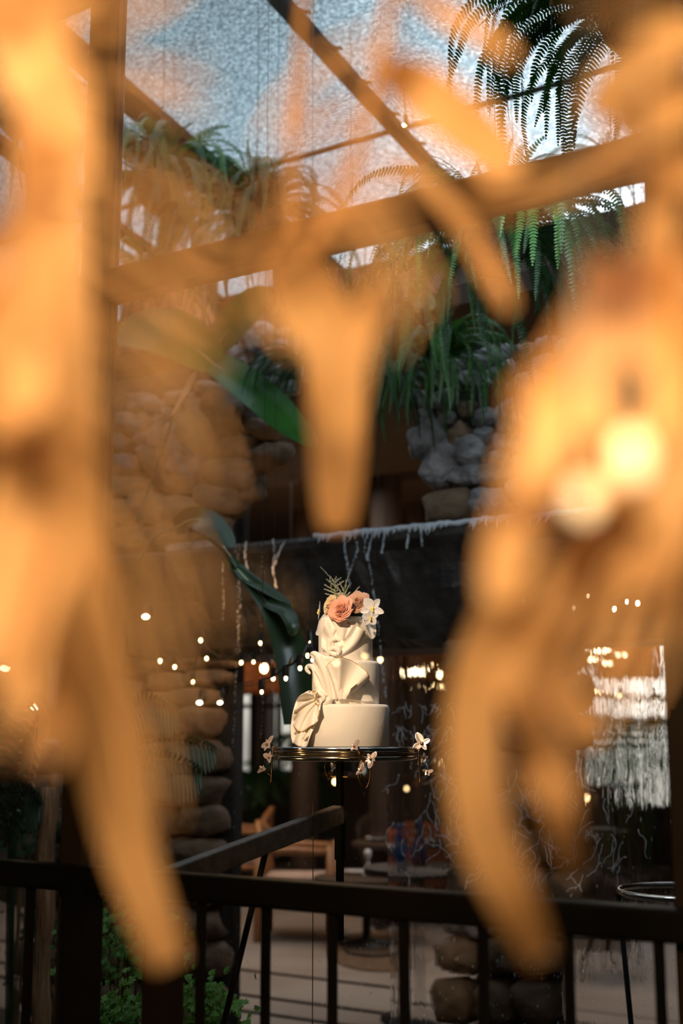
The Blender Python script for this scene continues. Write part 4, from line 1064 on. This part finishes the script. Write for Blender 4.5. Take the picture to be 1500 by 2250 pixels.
candlestick(tc2, 'white turned candlestick standing on the dark round table', .75)
for k, (px, py) in enumerate(((782, 1918), (832, 1924))):
    q = at(px, py, Z=.451); MBc = MB().lathe(q, [(.001, 0), (.03, 0), (.09, .012), (.095, .018), (.03, .008), (.001, .008)], 24)
    tag(MBc.build('plate', M['white'], smooth=True), ('white plate on the dark round table, left of the candlestick', 'white plate on the dark round table, right of the candlestick')[k], 'plate', 'plates on the dark table')
# further tables with place settings, deep in the room
for k, (px, py, lb) in enumerate(((880, 1850, 'dark table deep in the room behind the candlestick'), (1030, 1820, 'dark table behind the rust chair'), (1270, 1825, 'dark table behind falling water'))):
    hh = (.62, .62, .72)[k]; q = at(px, py, Z=hh); q.z = 0; roundtable(q, .36, hh, lb)
    for j in range(2):
        u = q+Vector(((-.2, .18)[j], .02, hh+.001))
        tag(MB().lathe(u, [(.001, 0), (.03, 0), (.035, .002), (.10, .02), (.10, .024), (.03, .008), (.001, .008)], 18).build('plate', M['white'], smooth=True), ('left' if j == 0 else 'right')+' white plate of two on the '+lb, 'plate', 'plates on the ' + lb)
# a tub chair in rust, one more in the water zone
def tub(o, ang, label, m='rust', r=.30, h=.72):
    t = thing('tub_chair', o, label, 'chair'); t.rotation_euler = (0, 0, ang); O = Vector(o)
    rows = []
    for i in range(10):
        f = i/9; rr = r*(.72+.30*math.sin(f*1.6)); row = []
        for j in range(25):
            a = math.pi*(-.12+1.24*j/24); row.append(O+Vector((rr*math.cos(a), rr*math.sin(a), .18+(h-.18)*f*(.72+.28*math.sin(max(0, min(math.pi, a)))))))
        rows.append(row)
    MB().grid(rows).build('shell', M[m], t, smooth=True, solid=.03)
    MB().lathe(O, [(.001, .30), (r*.86, .30), (r*.9, .36), (r*.82, .42), (.001, .43)], 28).build('seat_cushion', M[m], t, smooth=True)
    for k in range(4):
        a = .785+k*1.571; MB().tube([O+Vector((math.cos(a)*r*.55, math.sin(a)*r*.55, .30)), O+Vector((math.cos(a)*r*.85, math.sin(a)*r*.85, 0))], [.02, .013], 8).build('leg', M['darkwood'], t)
    return t
tub(at(925, 2000, Z=0), R(200), 'rust orange tub chair behind the water right of the black pole')
tub(at(1235, 2040, Z=0), R(160), 'rust brown tub chair behind the splashing water on the right')
tub(at(860, 1960, Z=0), R(30), 'dark tub chair beside the rust orange one', m='darkwall')
tub(at(1370, 2120, Z=0), R(130), 'dark tub chair on the right behind the balusters', m='darkwall')
# blue vase, brown columns, potted trees
q = at(920, 1905, Z=.74); 
roundtable(Vector((q.x, q.y, 0)), .28, .74, 'small dark side table under the blue vase')
MBv = MB().lathe(q+Vector((0, 0, .0)), [(.001, 0), (.03, 0), (.045, .04), (.04, .10), (.018, .17), (.022, .22), (.018, .225), (.001, .2)], 24)
tag(MBv.build('vase', M['blue'], smooth=True), 'blue glazed vase on the side table right of the cake', 'vase')
for k, (px, y, w) in enumerate(((850, 8.6, .13), (668, 9.6, .12), (925, 9.8, .11), (1150, 9.0, .16), (1330, 10.5, .10), (568, 11.4, .05))):
    q = at(px, 1700, Y=y); struct(MB().lathe((q.x, q.y, 0), [(w, 0), (w, 3.4)], 14), 'trim_%d' % (30+k), M['darkwood'], smooth=True)
def pottedpalm(px, y, h, label, m='fern2', seed=0):
    rnd = random.Random(seed); q = at(px, 1700, Y=y); o = Vector((q.x, q.y, 0)); t = thing('potted_palm', o, label, 'plant')
    MB().lathe(o, [(.001, 0), (.14, 0), (.18, .32), (.16, .32), (.001, .28)], 18).build('pot', M['darkwall'], t, smooth=True)
    for i in range(11):
        a = rnd.uniform(0, 6.28); mb = MB(); l = h*rnd.uniform(.22, .34); b0 = o+Vector((0, 0, .3)); 
        pts = cat([b0, b0+Vector((math.cos(a)*l*.3, math.sin(a)*l*.3, h*.5)), b0+Vector((math.cos(a)*l*.9, math.sin(a)*l*.9, h*.62)), b0+Vector((math.cos(a)*l*1.5, math.sin(a)*l*1.5, h*.45))], 22)
        mb.tube(pts, .006, 4)
        for j in range(7, 22):
            tt = (pts[j]-pts[j-1]).normalized(); s_ = tt.cross(Vector((0, 0, 1))).normalized()
            for sg in (-1, 1):
                e = pts[j]+(s_*sg+tt*.5)*.20+Vector((0, 0, -.10)); u = tt*.014
                mb.quad(pts[j]-u, (pts[j]+e)/2-u+Vector((0, 0, .02)), e, (pts[j]+e)/2+u+Vector((0, 0, .02)))
        mb.build('frond', M[m], t)
pottedpalm(560, 10.8, 1.2, 'potted palm in front of the pale back window left of the cake', seed=1)
pottedpalm(720, 11.9, 1.8, 'potted palm deep in the room under the right side of the cake', 'fern', seed=2)
pottedpalm(1420, 10.6, 2.0, 'potted palm by the bright window on the far right', 'fern', seed=4)
# woven shade panels glowing under the ceiling
def hang_panel(px0, px1, py0, py1, Y, label):
    a = at(px0, py0, Y=Y); b = at(px1, py1, Y=Y); mb = MB(); rows = []
    for i in range(12):
        rows.append([Vector((a.x+(b.x-a.x)*j/19, Y+.08*math.sin(j*.9), a.z+(b.z-a.z)*i/11-.02*math.sin(j/19*3.14)*(i == 0))) for j in range(20)])
    t = tag(mb.grid(rows).build('woven_screen', M['rattan'], smooth=True, solid=.008), label, 'screen')
    for p in (rows[0][0], rows[0][-1]): MB().tube([p, Vector((p.x, p.y, 3.41))], .0012, 4).build('hanging_cord', M['black'], t)
hang_panel(520, 650, 1395, 1524, 8.0, 'amber woven screen hanging behind the dark leaf stalk')
hang_panel(1340, 1500, 1330, 1495, 7.6, 'amber woven screen hanging on the right behind the water')
hang_panel(960, 1180, 1440, 1500, 10.0, 'small woven screen hanging deep in the room right of the cake')
# counter / sideboards deep in the room
def sideboard(px, Y, w, h, label):
    q = at(px, 1700, Y=Y); o = Vector((q.x, Y, 0)); t = thing('sideboard', o, label, 'sideboard')
    MB().box(o+Vector((0, 0, h/2)), (w, .45, h)).build('body', M['darkwood'], t, bevel=.01)
    MB().box(o+Vector((0, 0, h+.015)), (w+.06, .5, .03)).build('top_board', M['wood'], t, bevel=.005)
    for s in (-.25, .25): 
        d = MB().box(o+Vector((s*w, -.235, h/2)), (w*.44, .02, h*.85)).build('door', M['darkwood'], t, bevel=.004)
        MB().ball(o+Vector((s*w*.3, -.255, h*.6)), .015, n=8).build('knob', M['brass'], d)
sideboard(760, 12.2, 1.8, .95, 'dark sideboard against the back wall behind the pole')
sideboard(1240, 11.8, 1.8, .95, 'dark sideboard against the back wall on the right')

# wire chair at the lower right
q = at(1500, 2110, Z=0); o = Vector((q.x, q.y, 0))
q = at(1500, 1960, Y=4.1); o = Vector((q.x, 4.1, 0)); zc = q.z
t = thing('metal_chair', o, 'round-backed metal chair at the lower right edge behind the railing', 'chair')
MB().tube([o+Vector((math.cos(a*.2618)*.20, math.sin(a*.2618)*.20, zc)) for a in range(25)], .009, 8).build('back_hoop', M['silver'], t, smooth=True)
MB().lathe(o, [(.001, .44), (.19, .44), (.20, .455), (.19, .47), (.001, .47)], 24).build('seat', M['darkwood'], t, smooth=True)
for k in range(4):
    a = k*1.571+.4; MB().tube([o+Vector((math.cos(a)*.20, math.sin(a)*.20, zc if k < 3 else .45)), o+Vector((math.cos(a)*.17, math.sin(a)*.17, .45)), o+Vector((math.cos(a)*.21, math.sin(a)*.21, 0))], .009, 8).build('leg', M['matteblack'], t, smooth=True)

# ------------------------------------------------------------------ string lights
def lstring(pts, Y, label, r=.020, m='bulb', cord=True):
    P_ = [at(x, y-7, Y=Y+random.uniform(-.1, .1)) for x, y in pts]
    t = thing('string_light', P_[0], label, 'string light', 'string lights in the dining room')
    if cord and len(P_) > 1:
        mb = MB()
        for a, b in zip(P_[:-1], P_[1:]):
            mid = (a+b)/2-Vector((0, 0, min(.12, (b-a).length*.12))); mb.tube(cat([a, mid, b], 8), .004, 4)
        mb.build('cord', M['black'], t)
    for p in {0: P_[0], 1: P_[-1]}.values():
        MB().tube([p, Vector((p.x, p.y, 3.41 if p.y > 5.2 else roofz(p.y)-.01))], .0011, 4).build('suspension_cord', M['black'], t)
    for p in P_:
        MB().lathe(p, [(.011, 0), (.012, -.02), (.011, -.035)], 8).build('socket', M['black'], t)
        rr = r*random.uniform(.8, 1.1); MB().ball(p+Vector((0, 0, -.035-rr*1.1)), rr, rr, rr*1.35, n=10).build('bulb', M[m], t, smooth=True)
lstring([(352, 1437), (384, 1450), (424, 1484), (441, 1392), (454, 1432), (530, 1440), (557, 1440), (572, 1398), (600, 1474)], 4.3, 'cord of small glowing bulbs left of the cake by the warm stones', .0068)
lstring([(575, 1500), (628, 1470), (659, 1447), (676, 1420), (686, 1430), (682, 1393)], 3.6, 'cord of small glowing bulbs just left of the cake tiers', .006)
lstring([(580, 1455)], 6.6, 'single large glowing bulb left of the cake', .024, 'bulbbig')
lstring([(832, 1420), (835, 1440), (942, 1420), (991, 1413), (1033, 1462)], 7.2, 'cord of glowing bulbs right of the cake', .013)
lstring([(966, 1469)], 6.8, 'single bright bulb hanging low right of the cake', .021, 'bulbcool')
lstring([(1149, 1305), (1174, 1320), (1195, 1301), (1290, 1290), (1258, 1316), (1347, 1316), (1375, 1300), (1399, 1303)], 4.15, 'row of bulbs standing in for pane reflections high on the right in front of the dark ledge', .008, 'bulbcool')  # bulbs hung here imitate reflections in the glass
lstring([(1214, 1444), (1329, 1445), (1357, 1427), (1371, 1427), (1340, 1446)], 7.0, 'cluster of bulbs low on the right seen through the water', .012, 'bulbcool')
lstring([(1222, 1516), (1360, 1518), (1280, 1540), (1024, 1507)], 7.6, 'faint low bulbs on the right behind the dried leaves', .013)
lstring([(664, 1724), (736, 1712), (826, 1728), (893, 1727), (917, 1720), (1081, 1667), (1167, 1696), (1288, 1744)], 10.5, 'row of tiny warm lamps deep in the room below the tray', .020)
lstring([(244, 1461), (298, 1463), (284, 1531), (325, 1542), (290, 1557)], 6.0, 'cord of bulbs on the left glowing through the warm haze', .014)
# left: small lamps added to stand in for bulb reflections
def spot(px, py, Y, r, label, bracket=True):
    p = at(px, py, Y=Y); t = thing('bright_spot', p, label, 'lamp')
    MB().lathe(p+Vector((0, .02, 0)), [(.001, .06), (r*1.3, .05), (r*1.5, 0), (r*1.2, -.002)], 14).build('lamp_shade', M['black'], t, smooth=True)
    MB().ball(p+Vector((0, 0, -.006)), r*1.1, r, r*.7, n=10).build('bulb', M['bulbcool'], t, smooth=True)
    e_ = Vector((p.x, YS+.05, p.z+.1)) if bracket else Vector((p.x, p.y, roofz(p.y)-.01))
    MB().tube([p+Vector((0, .02, .05)), e_], .003, 5).build('bracket', M['black'], t)
spot(438, 1541, 4.45, .012, 'small lamp standing in for a bulb reflection in front of the left stones, left of a pair')
spot(483, 1541, 4.45, .010, 'small lamp standing in for a bulb reflection in front of the left stones, right of a pair')
spot(320, 1352, 4.3, .015, 'lamp standing in for a bulb reflection high in front of the left stones')
spot(80, 1549, 3.7, .020, 'wide lamp standing in for a bulb reflection on the far left above the palm', False)
spot(14, 1463, 3.7, .022, 'lamp standing in for a bulb reflection at the left picture edge', False)
spot(888, 272, 4.9, .008, 'tiny lamp hanging under the toothed roof rafter', False)
# bulbs on the terrace behind the viewer, mirrored in the pane over the cake
for k, (px, py, dd) in enumerate(((738, 1457, 5.0), (801, 1442, 5.2), (750, 1413, 5.6), (797, 1430, 6.4))):
    p = at(px, py, Y=dd); p.y = 2*YW-p.y
    t = thing('terrace_bulb', p, 'glowing bulb mirrored in the pane over the cake, ' + ('on the collar', 'at the right of the top tier', 'on the top tier fold', 'faint at the upper right')[k], 'bulb', 'terrace bulbs mirrored in the glass')
    MB().ball(p, (.017, .015, .012, .010)[k], n=10).build('bulb', mat('mirrored_bulb', (1, .8, .5), .4, emit=((1, .66, .28), 34)) if k == 0 else bpy.data.materials['mirrored_bulb'], t, smooth=True)
    MB().lathe(p, [(.012, .02), (.012, .06), (.002, .065)], 8).build('socket', M['black'], t)
    MB().tube([p+Vector((0, 0, .06)), Vector((p.x, p.y, 4.85))], .003, 4).build('cord', M['black'], t)

# ------------------------------------------------------------------ FOREGROUND: dried palm leaves hanging close to the eye
def dl(px, py, d): return CAMP + ray(px, py)*d
def frond_group(label, stem, d, leaves):
    t = thing('dried_palm_frond', dl(*stem[0], d), label, 'dried frond')
    sp = cat([dl(x, y, d) for x, y in stem], 24)
    MB().tube(sp, [.0035]*24, 7).build('stem', M['amberstem'], t, smooth=True)
    for lf in leaves:
        pts, w, dd = lf[0], lf[1], lf[2]; n = lf[3] if len(lf) > 3 else 1; gap = lf[4] if len(lf) > 4 else 0
        for k in range(n):
            off = (k-(n-1)/2)*gap; q = []
            for i, (x, y) in enumerate(pts):
                x0, y0 = pts[max(i-1, 0)]; x1, y1 = pts[min(i+1, len(pts)-1)]; tx, ty = x1-x0, y1-y0; l = math.hypot(tx, ty) or 1
                q.append(dl(x-ty/l*off, y+tx/l*off, .79*dd*(1+.03*math.sin(i*1.3+k))+.012*k))
            nrm = (-ray(*pts[len(pts)//2])).normalized()
            nrm = (nrm+Vector((random.uniform(-.3, .3), random.uniform(-.3, .3), random.uniform(-.2, .2)))).normalized()
            mb = MB(); blade(mb, q, (w if n == 1 else w*.50)*.79*dd/FPX*1.06, nrm, 30, .22, thick=.0004, prof=lambda s: (math.sin(math.pi*(.04+.92*s)))**.38)
            mb.build('leaflet', M['amber'], t, smooth=True)
    return t
LEFT = [([(60, -90), (95, 200), (115, 500), (128, 900), (160, 1300), (225, 1600), (280, 1860), (372, 2120)], 150, .80),
 ([(-30, -120), (40, 60), (120, 230), (160, 420)], 170, .60),
 ([(-60, 600), (10, 700), (30, 850), (-20, 960)], 130, .62), ([(70, 880), (60, 1050), (10, 1250), (-30, 1480)], 150, .62), ([(180, 950), (150, 1150), (60, 1350), (40, 1560)], 120, .62),
 ([(60, 260), (90, 520), (50, 740), (60, 920)], 130, .58), ([(130, 300), (100, 520), (120, 760)], 80, .58),
 ([(90, 120), (250, 165), (360, 200), (450, 240)], 26, .52, 2, 60), ([(150, 330), (280, 400), (400, 470), (500, 580)], 24, .50, 3, 62), ([(190, 460), (320, 560), (450, 640), (560, 640)], 28, .50, 3, 60),
 ([(150, 640), (300, 700), (400, 790), (470, 830)], 26, .50, 3, 62), ([(180, 760), (300, 850), (400, 960), (430, 1100)], 22, .48, 3, 66), ([(150, 980), (270, 1090), (360, 1250), (400, 1420)], 24, .48, 3, 72),
 ([(190, 1150), (280, 1300), (330, 1450), (400, 1600)], 24, .48, 2, 76), ([(120, 1400), (60, 1540), (0, 1650)], 36, .52, 2, 60), ([(150, 1420), (130, 1560), (100, 1680)], 60, .55),
 ([(240, 1400), (300, 1560), (330, 1700), (345, 1800)], 26, .5, 2, 54), ([(150, 60), (300, 20), (420, -60)], 30, .5, 1, 60), ([(-20, 80), (60, 60), (200, -40)], 80, .55),
 ([(10, 460), (-30, 560), (-60, 640)], 60, .55)]
frond_group('blurred amber dried palm frond filling the left side', [(40, -220), (60, 200), (110, 700), (120, 1150)], .66, LEFT)
TOP = [([(600, 330), (650, 230), (740, 140), (880, 80)], 34, .60, 2, 50), ([(840, 150), (900, 180), (990, 250), (1080, 330), (1110, 400)], 124, .74), ([(850, -80), (960, 20), (1050, 70), (1130, 130)], 46, .74),
 ([(660, 290), (740, 262), (850, 240)], 30, .62, 1), ([(560, 440), (700, 400), (850, 340), (960, 430)], 30, .55, 3, 46), ([(440, 130), (380, 170), (300, 190)], 20, .5, 1),
 ([(840, 400), (900, 380), (1000, 470), (1080, 600), (1120, 680)], 44, .80), ([(690, 400), (760, 440), (860, 560), (910, 680)], 24, .55, 3, 48),
 ([(560, 620), (640, 500), (760, 470), (880, 440)], 36, .60, 2, 54), ([(1010, 430), (1120, 440), (1280, 380), (1420, 300)], 34, .62, 2, 40)]
frond_group('blurred amber dried frond reaching across the top centre', [(900, -220), (840, 100), (780, 350), (690, 560)], .70, TOP)
MID = [([(650, 520), (690, 640), (735, 780), (742, 950), (740, 1165)], 122, .98), ([(620, 560), (680, 690), (740, 820)], 110, .80), ([(840, 600), (800, 700), (770, 860), (760, 960)], 60, .72), ([(590, 560), (610, 660), (660, 760)], 34, .6, 2, 44),
 ([(560, 640), (620, 700), (700, 700), (790, 640), (860, 620)], 30, .55, 2, 54), ([(950, 600), (900, 660), (850, 760)], 26, .55, 2, 46)]
frond_group('blurred single dried leaf hanging above the cake', [(690, -220), (650, 200), (640, 520)], .85, MID)
RIGHT = [([(1560, 60), (1440, 110), (1360, 180), (1290, 260)], 100, .66), ([(1560, 200), (1440, 250), (1330, 280)], 120, .62), ([(1540, 330), (1460, 420), (1440, 560), (1470, 700)], 90, .64), ([(1520, 20), (1400, 30), (1260, 10)], 20, .55, 1),
 ([(1450, 560), (1400, 700), (1320, 850), (1220, 950), (1130, 1080)], 150, .62), ([(1500, 640), (1460, 800), (1380, 960), (1300, 1100)], 170, .60), ([(1540, 760), (1500, 950), (1450, 1150), (1400, 1300)], 150, .60),
 ([(1330, 560), (1290, 700), (1230, 800), (1130, 900)], 110, .62), ([(1300, 900), (1200, 1050), (1130, 1180), (1100, 1330)], 120, .62), ([(1400, 1050), (1300, 1200), (1200, 1330), (1120, 1420), (1080, 1540)], 120, .66),
 ([(1130, 1260), (1070, 1400), (1035, 1580), (1055, 1800), (1120, 1960), (1190, 2110)], 118, .80), ([(1250, 1260), (1170, 1400), (1150, 1540), (1215, 1700), (1230, 1810), (1262, 1920)], 82, .78),
 ([(1330, 1330), (1220, 1430), (1230, 1520), (1310, 1630)], 84, .76), ([(1500, 1080), (1420, 1200), (1330, 1330), (1230, 1420), (1160, 1500)], 60, .70), ([(1480, 1180), (1440, 1320), (1400, 1450), (1340, 1560)], 30, .55, 3, 60),
 ([(1550, 1000), (1500, 1200), (1480, 1400)], 60, .6), ([(1400, 1240), (1340, 1400), (1260, 1600)], 34, .56, 3, 52), ([(1180, 1560), (1170, 1680), (1200, 1760)], 50, .70),
 ([(1560, 520), (1520, 600), (1420, 640), (1300, 600)], 90, .62), ([(1560, 420), (1500, 380), (1400, 360), (1260, 380)], 50, .62)]
frond_group('blurred amber dried palm frond filling the right side', [(1640, -200), (1560, 300), (1500, 800), (1330, 1200)], .66, RIGHT)
p = dl(1388, 1005, .44)
t = thing('hanging_bulb', p, 'glowing bulb among the dried leaves on the right, strongly blurred', 'bulb')
MB().ball(p, .006, .006, .009, n=12).build('bulb', mat('warm_bulb_glass', (1, .8, .5), .4, emit=((1, .66, .32), 2.2)), t, smooth=True)
MB().lathe(p, [(.006, .012), (.007, .03), (.002, .034)], 10).build('socket', M['black'], t)
MB().tube([p+Vector((0, 0, .03)), p+Vector((.05, 0, .8)), p+Vector((.1, 0, 2.0))], .0012, 5).build('cord', M['black'], t)
p = dl(1282, 1098, .43)
t = thing('hanging_bulb', p, 'smaller glowing bulb lower left of the other among dried leaves', 'bulb')
MB().ball(p, .0045, .0045, .006, n=12).build('bulb', bpy.data.materials['warm_bulb_glass'], t, smooth=True)
MB().lathe(p, [(.004, .008), (.005, .02), (.002, .022)], 10).build('socket', M['black'], t)
MB().tube([p+Vector((0, 0, .02)), p+Vector((.04, 0, .9)), p+Vector((.1, 0, 2.0))], .0012, 5).build('cord', M['black'], t)
